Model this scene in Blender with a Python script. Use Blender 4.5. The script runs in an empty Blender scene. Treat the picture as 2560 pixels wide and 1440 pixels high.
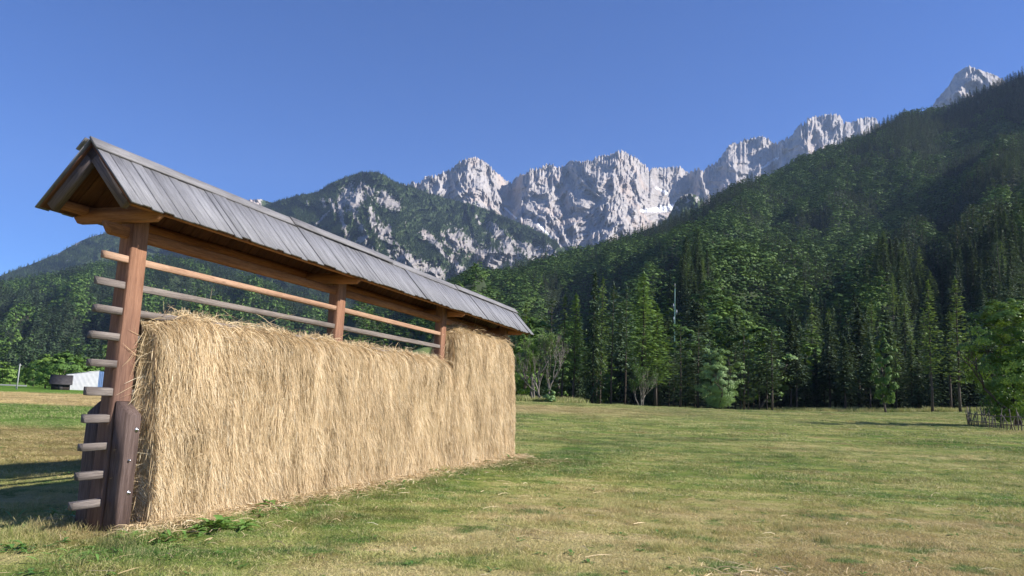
import bpy, math, random
import numpy as np
from mathutils import Vector, Matrix
random.seed(7)
rng = np.random.default_rng(7)
SC = bpy.context.scene
COL = SC.collection
R = math.radians

# ------------------------------------------------------------------ camera
F, PITCH, ROLL, CH = 1924.3, 0.1430, 0.0422, 1.65
W2, H2 = 1280.0, 720.0
c_, s_ = math.cos, math.sin
RT = np.array([c_(ROLL), -s_(PITCH) * s_(ROLL), c_(PITCH) * s_(ROLL)])
UP = np.array([-s_(ROLL), -s_(PITCH) * c_(ROLL), c_(PITCH) * c_(ROLL)])
FW = np.array([0, c_(PITCH), s_(PITCH)])
EYE = np.array([0, 0, CH])
cam = bpy.data.objects.new('camera', bpy.data.cameras.new('camera'))
COL.objects.link(cam)
cam.data.sensor_width = 36
cam.data.lens = F / 2560 * 36
cam.data.clip_start = 0.05
cam.data.clip_end = 60000
cam.matrix_world = Matrix(((RT[0], UP[0], -FW[0], 0), (RT[1], UP[1], -FW[1], 0), (RT[2], UP[2], -FW[2], CH), (0, 0, 0, 1)))
SC.camera = cam


def azel(px, py):
    """azimuth (clockwise from +Y) and tangent of elevation of a direction"""
    d = FW + RT * ((px - W2) / F) - UP * ((py - H2) / F)
    return math.atan2(d[0], d[1]), d[2] / math.hypot(d[0], d[1])


def az_of(px, py=950):
    return azel(px, py)[0]


# ------------------------------------------------------------------ noise
PERM = rng.permutation(4096)


def _h(ix, iy, s=0):
    return PERM[(ix + PERM[(iy + s * 131) & 4095]) & 4095]


def noise2(x, y, s=0):
    x = np.asarray(x, float); y = np.asarray(y, float)
    x, y = np.broadcast_arrays(x, y)
    ix = np.floor(x).astype(np.int64); iy = np.floor(y).astype(np.int64)
    fx = x - ix; fy = y - iy
    u = fx * fx * fx * (fx * (fx * 6 - 15) + 10); v = fy * fy * fy * (fy * (fy * 6 - 15) + 10)

    def g(a, b, dx, dy):
        t = _h(a, b, s) * (2 * math.pi / 4096 * 7)
        return np.cos(t) * dx + np.sin(t) * dy
    n00 = g(ix, iy, fx, fy); n10 = g(ix + 1, iy, fx - 1, fy)
    n01 = g(ix, iy + 1, fx, fy - 1); n11 = g(ix + 1, iy + 1, fx - 1, fy - 1)
    return ((n00 * (1 - u) + n10 * u) * (1 - v) + (n01 * (1 - u) + n11 * u) * v) * 1.5


def fbm(x, y, o=5, s=0, gain=.5):
    r = 0; a = 1
    for k in range(o):
        r = r + a * noise2(x * 2**k + 17.3 * k, y * 2**k - 9.1 * k, s + k); a *= gain
    return r


def ridged(x, y, o=5, s=0, gain=.5, pw=2):
    r = 0; a = 1; w = 1
    for k in range(o):
        n = 1 - np.abs(noise2(x * 2**k + 31.7 * k, y * 2**k + 5.3 * k, s + k)) * 1.6
        n = np.clip(n, 0, 1)**pw
        r = r + a * n * w; w = np.clip(n * 1.6, 0, 1); a *= gain
    return r


def sstep(a, b, x):
    t = np.clip((x - a) / (b - a), 0, 1)
    return t * t * (3 - 2 * t)


# ------------------------------------------------------------------ objects
def tag(o, label=None, cat=None, group=None, kind=None):
    if label: o['label'] = label
    if cat: o['category'] = cat
    if group: o['group'] = group
    if kind: o['kind'] = kind
    return o


def empty(name, loc, label=None, cat=None, group=None):
    o = bpy.data.objects.new(name, None)
    COL.objects.link(o)
    o.location = loc
    return tag(o, label, cat, group)


def new_mesh(name, V, Fc, mats, attrs=None, smooth=False, mi=None, fsm=None):
    """V (n,3); Fc = list of arrays (m,k)"""
    me = bpy.data.meshes.new(name)
    V = np.asarray(V, np.float32)
    if isinstance(Fc, np.ndarray): Fc = [Fc]
    Fc = [np.asarray(f, np.int32) for f in Fc if len(f)]
    nf = sum(len(f) for f in Fc)
    loops = np.concatenate([f.ravel() for f in Fc])
    tot = np.concatenate([np.full(len(f), f.shape[1], np.int32) for f in Fc])
    st = np.concatenate([[0], np.cumsum(tot)[:-1]]).astype(np.int32)
    me.vertices.add(len(V)); me.vertices.foreach_set('co', V.ravel())
    me.loops.add(len(loops)); me.loops.foreach_set('vertex_index', loops)
    me.polygons.add(nf); me.polygons.foreach_set('loop_start', st)
    try:
        me.polygons.foreach_set('loop_total', tot)
    except Exception:
        pass
    if smooth: me.polygons.foreach_set('use_smooth', np.ones(nf, bool))
    elif fsm is not None: me.polygons.foreach_set('use_smooth', fsm)
    if mi is not None: me.polygons.foreach_set('material_index', np.asarray(mi, np.int32))
    for m in (mats if isinstance(mats, (list, tuple)) else [mats]): me.materials.append(m)
    for k, a in (attrs or {}).items():
        a = np.asarray(a, np.float32)
        if a.ndim == 1:
            me.attributes.new(k, 'FLOAT', 'POINT').data.foreach_set('value', a)
        else:
            me.attributes.new(k, 'FLOAT_VECTOR', 'POINT').data.foreach_set('vector', a.ravel())
    me.update(calc_edges=True); me.validate()
    return me


def link(name, me, parent=None):
    o = bpy.data.objects.new(name, me)
    COL.objects.link(o)
    if parent: o.parent = parent
    return o


class MB:
    """collects pieces of ONE part"""
    def __init__(s): s.V = []; s.W = []; s.Q = []; s.T = []; s.n = 0

    def add(s, V, Q=None, T=None, Wc=None):
        V = np.asarray(V, float)
        s.V.append(V); s.W.append(np.zeros_like(V) if Wc is None else np.asarray(Wc, float))
        if Q is not None and len(Q): s.Q.append(np.asarray(Q) + s.n)
        if T is not None and len(T): s.T.append(np.asarray(T) + s.n)
        s.n += len(V)

    def beam(s, p0, p1, side, w, h, ch=.008, n=1, jit=0., taper=1., cut0=0., cut1=0., bow=0.):
        """chamfered timber; `side` = direction of width w; cuts shear the ends along the third axis"""
        p0 = np.array(p0, float); p1 = np.array(p1, float)
        L = np.linalg.norm(p1 - p0); d = (p1 - p0) / L
        a = np.array(side, float); a = a - d * (a @ d); a /= np.linalg.norm(a)
        b = np.cross(d, a)
        cs = np.array([(w/2, h/2 - ch), (w/2 - ch, h/2), (-w/2 + ch, h/2), (-w/2, h/2 - ch), (-w/2, -h/2 + ch), (-w/2 + ch, -h/2), (w/2 - ch, -h/2), (w/2, -h/2 + ch)])
        off = rng.uniform(-20, 20, 3)
        V = []; Wc = []
        ph = rng.uniform(0, 9, 4)
        for k in range(n + 1):
            t = k / n
            sc = 1 + (taper - 1) * t
            m = a * jit * math.sin(ph[0] + t * 5.1) + b * jit * math.sin(ph[1] + t * 6.3) + b * bow * math.sin(math.pi * t)
            cw = cs * sc * (1 + (jit * 2.0 / max(w, h)) * np.sin(ph[2] + t * 9 + np.arange(8) * 1.7)[:, None] * (jit > 0))
            for q in cw:
                sh = (cut0 * (1 - t) + cut1 * t) * q[1] if (k in (0, n)) else 0
                V.append(p0 + d * (L * t + sh) + m + a * q[0] + b * q[1]); Wc.append(off + (L * t, q[0], q[1]))
        Q = [(k*8 + i, k*8 + (i+1) % 8, (k+1)*8 + (i+1) % 8, (k+1)*8 + i) for k in range(n) for i in range(8)]
        T = []
        for e, fl in ((0, 1), (n, 0)):
            o = e * 8
            for i in range(1, 7):
                T.append((o, o+i+1, o+i) if fl else (o, o+i, o+i+1))
        Q = [q[::-1] for q in Q]; T = [t[::-1] for t in T]
        s.add(V, Q, T, Wc)

    def tube(s, pts, rad, k=6):
        pts = np.asarray(pts, float); V = []; off = rng.uniform(-9, 9, 3); Wc = []
        for i, p in enumerate(pts):
            d = pts[min(i+1, len(pts)-1)] - pts[max(i-1, 0)]; d = d / (np.linalg.norm(d) + 1e-9)
            a = np.cross(d, (0.3, .2, 1.) if abs(d[2]) < .9 else (1., .1, 0)); a /= np.linalg.norm(a); b = np.cross(d, a)
            for j in range(k):
                t = 2*math.pi*j/k
                V.append(p + (a*math.cos(t) + b*math.sin(t))*rad[i]); Wc.append(off + (i*.3, math.cos(t)*rad[i], math.sin(t)*rad[i]))
        Q = [(i*k+j, i*k+(j+1) % k, (i+1)*k+(j+1) % k, (i+1)*k+j) for i in range(len(pts)-1) for j in range(k)]
        T = [(0, j+1, j) for j in range(1, k-1)] + [((len(pts)-1)*k, (len(pts)-1)*k+j, (len(pts)-1)*k+j+1) for j in range(1, k-1)]
        s.add(V, Q, T, Wc)

    def mesh(s, name, mat, smooth=False):
        V = np.concatenate(s.V); Fc = []
        if s.Q: Fc.append(np.concatenate(s.Q))
        if s.T: Fc.append(np.concatenate(s.T))
        return new_mesh(name, V, Fc, mat, {'wc': np.concatenate(s.W)}, smooth=smooth)

    def build(s, name, mat, parent=None, smooth=False):
        return link(name, s.mesh(name, mat, smooth), parent)


# ------------------------------------------------------------------ materials
class NT:
    def __init__(s, name):
        s.m = bpy.data.materials.new(name); s.m.use_nodes = True
        s.t = s.m.node_tree; s.n = s.t.nodes; s.l = s.t.links
        s.b = s.n['Principled BSDF']; s.b.inputs['Roughness'].default_value = .8
        s.b.inputs['Specular IOR Level'].default_value = .3

    def node(s, ty, **kw):
        n = s.n.new(ty)
        for k, v in kw.items():
            if k.startswith('_'): setattr(n, k[1:], v)
            else: s.set(n, k, v)
        return n

    def set(s, n, k, v):
        i = n.inputs[int(k[1:])] if k[0] == 'i' and k[1:].isdigit() else n.inputs[k]
        if isinstance(v, bpy.types.NodeSocket): s.l.new(v, i)
        else: i.default_value = v

    def attr(s, name, out='Vector'):
        n = s.n.new('ShaderNodeAttribute'); n.attribute_name = name
        return n.outputs[out]

    def pos(s): return s.n.new('ShaderNodeNewGeometry').outputs['Position']

    def mapv(s, v, scale=(1, 1, 1), rot=(0, 0, 0), loc=(0, 0, 0)):
        n = s.n.new('ShaderNodeMapping'); s.l.new(v, n.inputs[0])
        n.inputs['Scale'].default_value = scale; n.inputs['Rotation'].default_value = rot; n.inputs['Location'].default_value = loc
        return n.outputs[0]

    def noise(s, v, scale, detail=4, rough=.55, dist=0.):
        n = s.n.new('ShaderNodeTexNoise')
        if v is not None: s.l.new(v, n.inputs['Vector'])
        n.inputs['Scale'].default_value = scale; n.inputs['Detail'].default_value = detail
        n.inputs['Roughness'].default_value = rough; n.inputs['Distortion'].default_value = dist
        return n.outputs['Fac']

    def ramp(s, f, stops, interp='LINEAR'):
        n = s.n.new('ShaderNodeValToRGB'); s.l.new(f, n.inputs[0]); cr = n.color_ramp; cr.interpolation = interp
        while len(cr.elements) < len(stops): cr.elements.new(.5)
        for e, (p, c) in zip(cr.elements, stops):
            e.position = p; e.color = (*c, 1) if len(c) == 3 else c
        return n.outputs[0]

    def mr(s, v, a, b, c=0., d=1.):
        n = s.n.new('ShaderNodeMapRange'); s.set(n, 'i0', v)
        for i, x in enumerate((a, b, c, d)): s.set(n, 'i%d' % (i+1), x)
        return n.outputs[0]

    def math(s, op, a, b=0., c=None):
        n = s.n.new('ShaderNodeMath'); n.operation = op; s.set(n, 'i0', a); s.set(n, 'i1', b)
        if c is not None: s.set(n, 'i2', c)
        return n.outputs[0]

    def mix(s, f, a, b, ty='MIX'):
        n = s.n.new('ShaderNodeMix'); n.data_type = 'RGBA'; n.blend_type = ty; n.clamp_factor = True
        s.set(n, 'i0', f)
        for k, v in (('i6', a), ('i7', b)):
            if isinstance(v, (tuple, list)) and len(v) == 3: v = (*v, 1)
            s.set(n, k, v)
        return n.outputs[2]

    def bump(s, h, strength=.5, dist=.01):
        n = s.n.new('ShaderNodeBump'); s.l.new(h, n.inputs['Height'])
        n.inputs['Strength'].default_value = strength; n.inputs['Distance'].default_value = dist
        s.l.new(n.outputs[0], s.b.inputs['Normal'])

    def col(s, c):
        if isinstance(c, bpy.types.NodeSocket): s.l.new(c, s.b.inputs['Base Color'])
        else: s.b.inputs['Base Color'].default_value = (*c, 1)

    def sep(s, v):
        n = s.n.new('ShaderNodeSeparateXYZ'); s.l.new(v, n.inputs[0]); return n.outputs


def wood(name, lo, mid, hi, weather=None, wz=(1.2, 2.6), rough=.8, knots=.35):
    t = NT(name); wc = t.attr('wc')
    g = t.noise(t.mapv(wc, (1.2, 26, 26)), 2.2, 6, .62, .6)
    big = t.noise(t.mapv(wc, (.5, 3, 3)), 1.5, 3)
    fine = t.noise(t.mapv(wc, (4, 110, 110)), 2.0, 3, .6)
    f = t.math('ADD', t.math('MULTIPLY', g, .6), t.math('MULTIPLY', big, .45))
    c = t.ramp(f, [(.34, lo), (.5, mid), (.68, hi)])
    c = t.mix(t.mr(fine, .3, .48, .55, 0), c, [x * .35 for x in lo])
    if weather:
        z = t.sep(t.pos())[2]
        zz = t.math('ADD', z, t.math('MULTIPLY', t.math('SUBTRACT', big, .5), 1.4))
        c2 = t.ramp(f, [(.34, weather[0]), (.5, weather[1]), (.7, weather[2])])
        c = t.mix(t.mr(zz, wz[0], wz[1], 1, 0), c, c2)
    vor = t.node('ShaderNodeTexVoronoi', _feature='F1'); t.l.new(t.mapv(wc, (1.1, 4, 4)), vor.inputs['Vector']); vor.inputs['Scale'].default_value = 1.3
    k = t.mr(vor.outputs['Distance'], .03, .09, knots, 0)
    c = t.mix(k, c, [x * .3 for x in mid])
    t.col(c); t.b.inputs['Roughness'].default_value = rough
    t.bump(t.math('ADD', g, t.math('MULTIPLY', fine, .6)), .6, .008)
    return t.m


M = {}
M['orange'] = wood('sheltered larch wood', (.13, .058, .032), (.26, .125, .070), (.37, .195, .115), ((.075, .042, .032), (.15, .085, .062), (.24, .145, .105)), (1.0, 3.2))
M['beam'] = wood('warm beam wood', (.15, .055, .02), (.29, .12, .045), (.40, .185, .08))
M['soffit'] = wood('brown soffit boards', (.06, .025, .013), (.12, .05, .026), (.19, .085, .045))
M['grey'] = wood('weathered roof boards', (.10, .098, .104), (.185, .182, .19), (.28, .275, .285), rough=.62, knots=.5)
M['cap'] = wood('ridge cap wood', (.10, .094, .098), (.175, .167, .167), (.26, .248, .243), rough=.7)
M['rail'] = wood('weathered rail wood', (.085, .066, .058), (.17, .14, .12), (.26, .22, .19))
M['railtop'] = wood('warm rail wood', (.19, .1, .06), (.34, .2, .125), (.45, .29, .19))
M['dark'] = wood('dark foot timber', (.045, .028, .022), (.095, .062, .05), (.17, .12, .105))
M['bark'] = wood('grey brown bark', (.03, .022, .016), (.075, .055, .042), (.13, .1, .08))
M['palebark'] = wood('pale bleached bark', (.09, .075, .06), (.18, .155, .125), (.30, .265, .22))
M['fencewood'] = wood('old fence wood', (.06, .045, .035), (.12, .095, .075), (.2, .165, .14))
M['barge'] = wood('weathered barge wood with shade tone', (.05, .035, .03), (.10, .075, .07), (.17, .135, .125))  # weathered grey, with the shade of the gable end also put into the colour
t = NT('steel'); t.col((.5, .5, .5)); t.b.inputs['Metallic'].default_value = 1; t.b.inputs['Roughness'].default_value = .35; M['steel'] = t.m


def foliage(name, a, b, c, trans=.25, rough=.65):
    """leaf colour: differs from tree to tree and from clump to clump"""
    t = NT(name)
    rnd = t.node('ShaderNodeObjectInfo').outputs['Random']
    tint = t.attr('tint', 'Fac')
    f = t.math('ADD', t.math('MULTIPLY', rnd, .68), t.math('MULTIPLY', tint, .32))
    cc = t.ramp(f, [(.1, a), (.5, b), (.9, c)])
    t.col(cc); t.b.inputs['Roughness'].default_value = rough
    tr = t.n.new('ShaderNodeBsdfTranslucent'); t.l.new(t.mix(.5, cc, (.16, .2, .02)), tr.inputs[0])
    mx = t.n.new('ShaderNodeMixShader'); mx.inputs[0].default_value = trans
    t.l.new(t.b.outputs[0], mx.inputs[1]); t.l.new(tr.outputs[0], mx.inputs[2])
    t.l.new(mx.outputs[0], t.n['Material Output'].inputs[0])
    return t.m


M['spruce'] = foliage('spruce needles', (.022, .04, .018), (.042, .074, .03), (.08, .13, .048), .12)
M['larch'] = foliage('larch needles', (.12, .18, .045), (.17, .25, .065), (.22, .31, .085), .3)
M['larchlight'] = foliage('larch needles with sunlit tone', (.125, .215, .055), (.17, .275, .07), (.22, .33, .09), .3)  # brighter copy of the larch needles, sunlight put into the colour
M['pine'] = foliage('pine needles', (.06, .095, .05), (.085, .13, .066), (.12, .17, .09), .12)
M['broad'] = foliage('broadleaf leaves', (.045, .098, .018), (.09, .172, .028), (.18, .285, .052), .16)
M['ash'] = foliage('ash leaves', (.15, .25, .075), (.20, .32, .10), (.27, .39, .14), .25, .5)
M['maple'] = foliage('maple leaves', (.085, .165, .025), (.13, .225, .038), (.19, .30, .055), .3, .45)
M['weed'] = foliage('weed leaves', (.09, .19, .04), (.14, .27, .055), (.20, .35, .08), .25, .5)

# ------------------------------------------------------------------ ground height
ANCH = [(-4.6, 9, 0), (-3, 14, 0), (-1.5, 18, 0), (0.3, 24, 0), (-10, 9, 0), (-12, 20, 0), (5, 12, 0), (0, 6, 0), (4, 6, 0), (-6, 5, 0), (9, 14, .05), (0, -20, 0), (20, 0, .1), (-20, 0, 0),
        (-100, 0, -.1), (0, -100, 0), (100, 0, 1.2), (-45, 45, 0), (-60, 90, -.05), (12, 30, .25), (5, 50, .6), (20, 40, .7)]
for px, r, z in ((2400, 130, 2.5), (2560, 90, 2.0), (2490, 58, 1.2), (2200, 128, 1.9), (2100, 60, .95), (1900, 125, 1.1), (1790, 104, 1.38), (1605, 100, 1.3), (1340, 95, 1.5), (1150, 110, 1.3), (800, 110, .5), (200, 190, -.35), (20, 150, -.35), (2800, 130, 3.2)):
    a = az_of(px, 1010); ANCH.append((r * math.sin(a), r * math.cos(a), z))
ANCH = np.array(ANCH, float)


def _tps(d2):
    return .5 * d2 * np.log(d2 + 1e-9)


_n = len(ANCH)
_K = _tps(((ANCH[:, None, :2] - ANCH[None, :, :2])**2).sum(-1)) + np.eye(_n) * 60
_P = np.c_[np.ones(_n), ANCH[:, :2]]
_A = np.block([[_K, _P], [_P.T, np.zeros((3, 3))]])
_w = np.linalg.solve(_A, np.r_[ANCH[:, 2], 0, 0, 0])


def gz(x, y):
    x = np.asarray(x, float); y = np.asarray(y, float); sh = x.shape
    x = x.ravel(); y = y.ravel(); r = np.hypot(x, y) + 1e-6; rr = np.minimum(r, 170 + (r - 170) * 0)
    X = x / r * rr; Y = y / r * rr
    d2 = (X[:, None] - ANCH[None, :, 0])**2 + (Y[:, None] - ANCH[None, :, 1])**2
    z = _tps(d2) @ _w[:_n] + _w[_n] + _w[_n+1] * X + _w[_n+2] * Y
    z = np.clip(z, -1.5, 4.5)
    z = z * (1 - sstep(400, 1200, r)) - 2.0 * sstep(400, 1500, r)
    z = z + .035 * noise2(x / 3.1, y / 3.1, 3) * (r < 300) + .10 * noise2(x / 14, y / 14, 4) * sstep(10, 30, r) * (1 - sstep(250, 400, r))
    return z.reshape(sh)


def gz1(x, y): return float(gz(np.array([x]), np.array([y]))[0])


def at(px, r, dz=0.):
    a = az_of(px, 1000)
    x, y = r * math.sin(a), r * math.cos(a)
    return (x, y, gz1(x, y) + dz)


# meadow colour as a function of place (used by the soil sheet and by the blades)
U_ = np.array([math.sin(.3124), math.cos(.3124), 0]); V_ = np.array([math.cos(.3124), -math.sin(.3124), 0])


def meadow(t, blade=False):
    p = t.pos(); s = t.sep(p)
    x, y = s[0], s[1]
    fl = t.node('ShaderNodeCombineXYZ'); t.l.new(x, fl.inputs[0]); t.l.new(y, fl.inputs[1]); p2 = fl.outputs[0]
    warp = t.noise(p2, .06, 3)
    big = t.noise(p2, .11, 4, .6, .5)
    med = t.noise(p2, .7, 5, .62, .4)
    sw = t.mapv(p2, (.10, 1.1, 1), (0, 0, R(-58)))      # swathes left by the mower
    rows = t.noise(sw, 1.0, 4, .6, .35)
    fine = t.noise(p2, 9., 4, .7)
    dry = t.math('ADD', t.math('ADD', t.math('MULTIPLY', big, .75), t.math('MULTIPLY', med, .55)), t.math('MULTIPLY', rows, .75))
    dry = t.math('ADD', dry, t.math('MULTIPLY', fine, .35))
    yy = t.math('ADD', y, t.math('MULTIPLY', t.math('SUBTRACT', warp, .5), 9))
    dry = t.math('ADD', dry, t.mr(yy, 12, 20, 0.05, -.13))
    # fresh green belt beside the rack
    sv = t.math('ADD', t.math('MULTIPLY', t.math('ADD', x, 4.593), float(V_[0])), t.math('MULTIPLY', t.math('ADD', y, -9.056), float(V_[1])))
    belt = t.math('MULTIPLY', t.mr(sv, .5, .9), t.mr(t.math('ADD', sv, t.math('MULTIPLY', med, 2.)), 4.6, 2.6))
    belt = t.math('MULTIPLY', belt, t.mr(y, 34, 26))
    dry = t.math('SUBTRACT', dry, t.math('MULTIPLY', belt, .22))
    c = t.ramp(t.mr(dry, .84, 1.44), [(0.0, (.10, .175, .035)), (.22, (.18, .25, .055)), (.45, (.34, .36, .10)), (.68, (.52, .45, .185)), (1., (.65, .52, .27))])
    br = t.noise(p2, .38, 5, .65, .6)
    c = t.mix(t.mr(br, .54, .66, 0, .6), c, (.24, .16, .06))
    c = t.mix(t.math('MULTIPLY', t.math('MULTIPLY', t.mr(t.math('ADD', x, t.math('MULTIPLY', warp, 6)), 2.5, 8), t.mr(y, 15, 9)), t.mr(med, .35, .6, .25, .7)), c, (.40, .28, .12))
    gr = t.noise(t.mapv(p2, (1, 1, 1), (0, 0, 0), (31, 7, 0)), 1.15, 4, .65)
    c = t.mix(t.mr(gr, .55, .64, 0, .8), c, (.085, .19, .035))
    # strips across the left half of the valley floor
    left = t.mr(t.math('ADD', x, t.math('MULTIPLY', y, .20)), 22, 6)
    yl = t.math('ADD', t.math('ADD', y, t.math('MULTIPLY', x, -.05)), t.math('MULTIPLY', t.math('SUBTRACT', warp, .5), 5))
    c_brown = t.mix(t.mr(med, .35, .65), (.24, .20, .06), (.36, .26, .11))
    c_green = t.mix(t.mr(fine, .35, .65), (.11, .20, .03), (.17, .28, .05))
    c_gold = t.mix(t.mr(med, .3, .7), (.58, .42, .20), (.50, .37, .16))
    farleft = t.mr(x, -4, -8)
    c = t.mix(t.math('MULTIPLY', farleft, t.mr(yl, 13, 17)), c, c_brown)
    c = t.mix(t.math('MULTIPLY', farleft, t.mr(yl, 26, 29)), c, c_green)
    inband = t.math('MULTIPLY', t.mr(yl, 47, 49), t.mr(yl, 92, 88))
    c = t.mix(t.math('MULTIPLY', left, t.mr(yl, 88, 92)), c, (.14, .25, .035))
    c = t.mix(t.math('MULTIPLY', farleft, inband), c, c_gold)
    inb2 = t.math('MULTIPLY', t.mr(yl, 52, 60), t.mr(yl, 80, 72))
    inb2 = t.math('MULTIPLY', inb2, t.mr(t.math('ADD', x, t.math('MULTIPLY', rows, 20)), 32, 14))
    c = t.mix(t.math('MULTIPLY', inb2, .75), c, (.50, .37, .18))
    return c, fine, med


t = NT('meadow soil and turf'); c, fine, med = meadow(t)
rfar = t.math('GREATER_THAN', t.sep(t.pos())[1], -1e9)
t.col(t.mix(.22, c, (.03, .03, .012))); t.b.inputs['Roughness'].default_value = 1; t.b.inputs['Specular IOR Level'].default_value = .05
fb = t.noise(t.pos(), 30, 4, .7)
t.bump(t.math('ADD', fb, t.math('MULTIPLY', fine, 2)), .8, .06)
M['ground'] = t.m
t = NT('grass blades'); c, fine, med = meadow(t, True)
tint = t.attr('tint', 'Fac')
c = t.mix(t.mr(tint, .45, 1, 0, .75), c, (.62, .50, .27))
c = t.mix(t.mr(tint, .4, 0, 0, .5), c, (.12, .22, .04))
t.col(c); t.b.inputs['Roughness'].default_value = .6
tr = t.n.new('ShaderNodeBsdfTranslucent'); t.l.new(c, tr.inputs[0]); mx = t.n.new('ShaderNodeMixShader'); mx.inputs[0].default_value = .25
t.l.new(t.b.outputs[0], mx.inputs[1]); t.l.new(tr.outputs[0], mx.inputs[2]); t.l.new(mx.outputs[0], t.n['Material Output'].inputs[0])
M['grass'] = t.m

# ground sheet
na, radii = 288, np.concatenate([[0.01], np.geomspace(1.5, 7600, 180)])
th = np.arange(na) / na * 2 * math.pi
X = radii[:, None] * np.sin(th)[None]; Y = radii[:, None] * np.cos(th)[None]
Z = gz(X, Y)
idx = np.arange(len(radii) * na).reshape(len(radii), na)
Q = np.stack([idx[:-1], np.roll(idx, -1, 1)[:-1], np.roll(idx, -1, 1)[1:], idx[1:]], -1).reshape(-1, 4)[:, ::-1]
tag(link('ground', new_mesh('ground', np.stack([X, Y, Z], -1).reshape(-1, 3), Q, M['ground'], smooth=True)), kind='structure')

# ------------------------------------------------------------------ hills and mountains
def interp_az(pts):
    """skyline points -> function az -> tan(elev)"""
    ae = sorted(azel(*p) for p in pts)
    A = np.array([a for a, _ in ae]); E = np.array([e for _, e in ae])
    return lambda az: np.interp(az, A, E)


def grid_mesh(name, P, mat, attrs):
    m, n = P.shape[:2]
    idx = np.arange(m * n).reshape(m, n)
    Q = np.stack([idx[:-1, :-1], idx[:-1, 1:], idx[1:, 1:], idx[1:, :-1]], -1).reshape(-1, 4)[:, ::-1]
    return tag(link(name, new_mesh(name, P.reshape(-1, 3), Q, mat, {k: v.ravel() for k, v in attrs.items()}, smooth=True)), kind='structure')


HILLS = {}


def hill(name, pts, r_foot, r_ridge, treeh, mat, spur=0., na=220, nt=120, power=1.1, seed=0, spur_k=14, az0=None, az1=None, z0=0.):
    """forested slope: foot to crest as a height field, then a back slope"""
    sk = interp_az(pts)
    A0 = azel(*pts[0])[0] if az0 is None else az0; A1 = azel(*pts[-1])[0] if az1 is None else az1

    def zf(az, tt):
        rf = r_foot(az); rr = r_ridge(az)
        r = rf + (rr - rf) * tt
        H = sk(az) * rr + CH - treeh * .8
        u = np.clip(tt, 0, 1)
        z = z0 + (H - z0) * u**power
        n = fbm(az * spur_k, u * 2.2 + 3, 4, seed)
        z = z + spur * n * np.sin(np.clip(u, 0, 1)**.8 * math.pi)
        if name == 'right':
            z = np.maximum(z, np.where(tt > -.001, gz(r * np.sin(az + 0 * tt), r * np.cos(az + 0 * tt)) + .08, -99.))
        z = np.where(tt > 1, H - (tt - 1) * (rr - rf) * .7, z)
        z = np.where(tt < 0, z0 + tt * (rr - rf) * .25, z)
        return r, z
    HILLS[name] = (zf, A0, A1, r_foot, r_ridge)
    az = np.linspace(A0, A1, na)[None]; tt = np.linspace(-.03, 1.35, nt)[:, None]
    r, z = zf(az + 0 * tt, tt + 0 * az)
    P = np.stack([r * np.sin(az), r * np.cos(az), z], -1)
    o = grid_mesh('hill', P, mat, {})
    return o


t = NT('forest floor'); n = t.noise(t.pos(), .05, 5); t.col(t.ramp(n, [(.3, (.018, .028, .010)), (.7, (.035, .05, .018))])); t.b.inputs['Roughness'].default_value = 1
M['floor'] = t.m
t = NT('grassy knoll'); n = t.noise(t.pos(), .08, 5); t.col(t.ramp(n, [(.3, (.09, .15, .03)), (.7, (.16, .20, .055))])); t.b.inputs['Roughness'].default_value = 1
M['knoll'] = t.m

# right wooded hill
near_sky = [(500, 915), (700, 885), (790, 840), (850, 795), (920, 768), (1000, 745), (1080, 722), (1130, 695), (1180, 675), (1240, 668), (1300, 655), (1400, 625), (1500, 600), (1600, 572), (1700, 533), (1760, 497), (1830, 458),
            (1880, 435), (1930, 427), (1960, 412), (1990, 390), (2050, 368), (2100, 350), (2150, 330), (2200, 303), (2260, 275), (2330, 266), (2370, 258), (2400, 240), (2480, 205), (2560, 172), (2640, 110), (2750, 20), (2900, -70), (3050, -90)]  # unseen shoulder past the right border, raised to shade the upper slope


def interp_px(tab):
    A = np.array([az_of(p) for p, _ in tab]); V = np.array([v for _, v in tab], float)
    return lambda az: np.interp(az, A, V)


rf_right = interp_px([(500, 420), (700, 380), (900, 310), (1060, 260), (1240, 170), (1300, 128), (1500, 138), (1605, 142), (1790, 132), (2000, 136), (2400, 140), (3300, 170)])
rr_right = interp_px([(500, 1400), (900, 1200), (1130, 960), (1500, 1150), (1880, 1350), (1990, 1550), (2300, 1750), (2560, 1850), (3300, 1950)])
hill('right', near_sky, rf_right, rr_right, 15, M['floor'], spur=52, seed=20, z0=1.6, spur_k=6, power=1.5, na=300, nt=180)
# left wooded slope, then the bluish one behind it
front_sky = [(-500, 760), (-200, 722), (0, 700), (130, 681), (290, 645), (400, 637), (520, 655), (600, 680), (700, 712), (800, 745), (900, 790), (1000, 850), (1100, 920)]
rf_l = interp_px([(-500, 650), (0, 620), (600, 560), (1100, 700)]); rr_l = interp_px([(-500, 2500), (300, 2300), (700, 2000), (1100, 1700)])
hill('left', front_sky, rf_l, rr_l, 17, M['floor'], spur=60, seed=40, spur_k=16, power=1.25)
back_sky = [(-500, 900), (-250, 790), (-60, 712), (0, 690), (80, 660), (145, 634), (200, 603), (235, 590), (290, 578), (400, 575), (520, 600), (640, 590), (760, 640), (900, 700), (1100, 800)]
rf_b = lambda az: 2900 + 0 * az
rr_b = lambda az: 4600 + 0 * az

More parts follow.
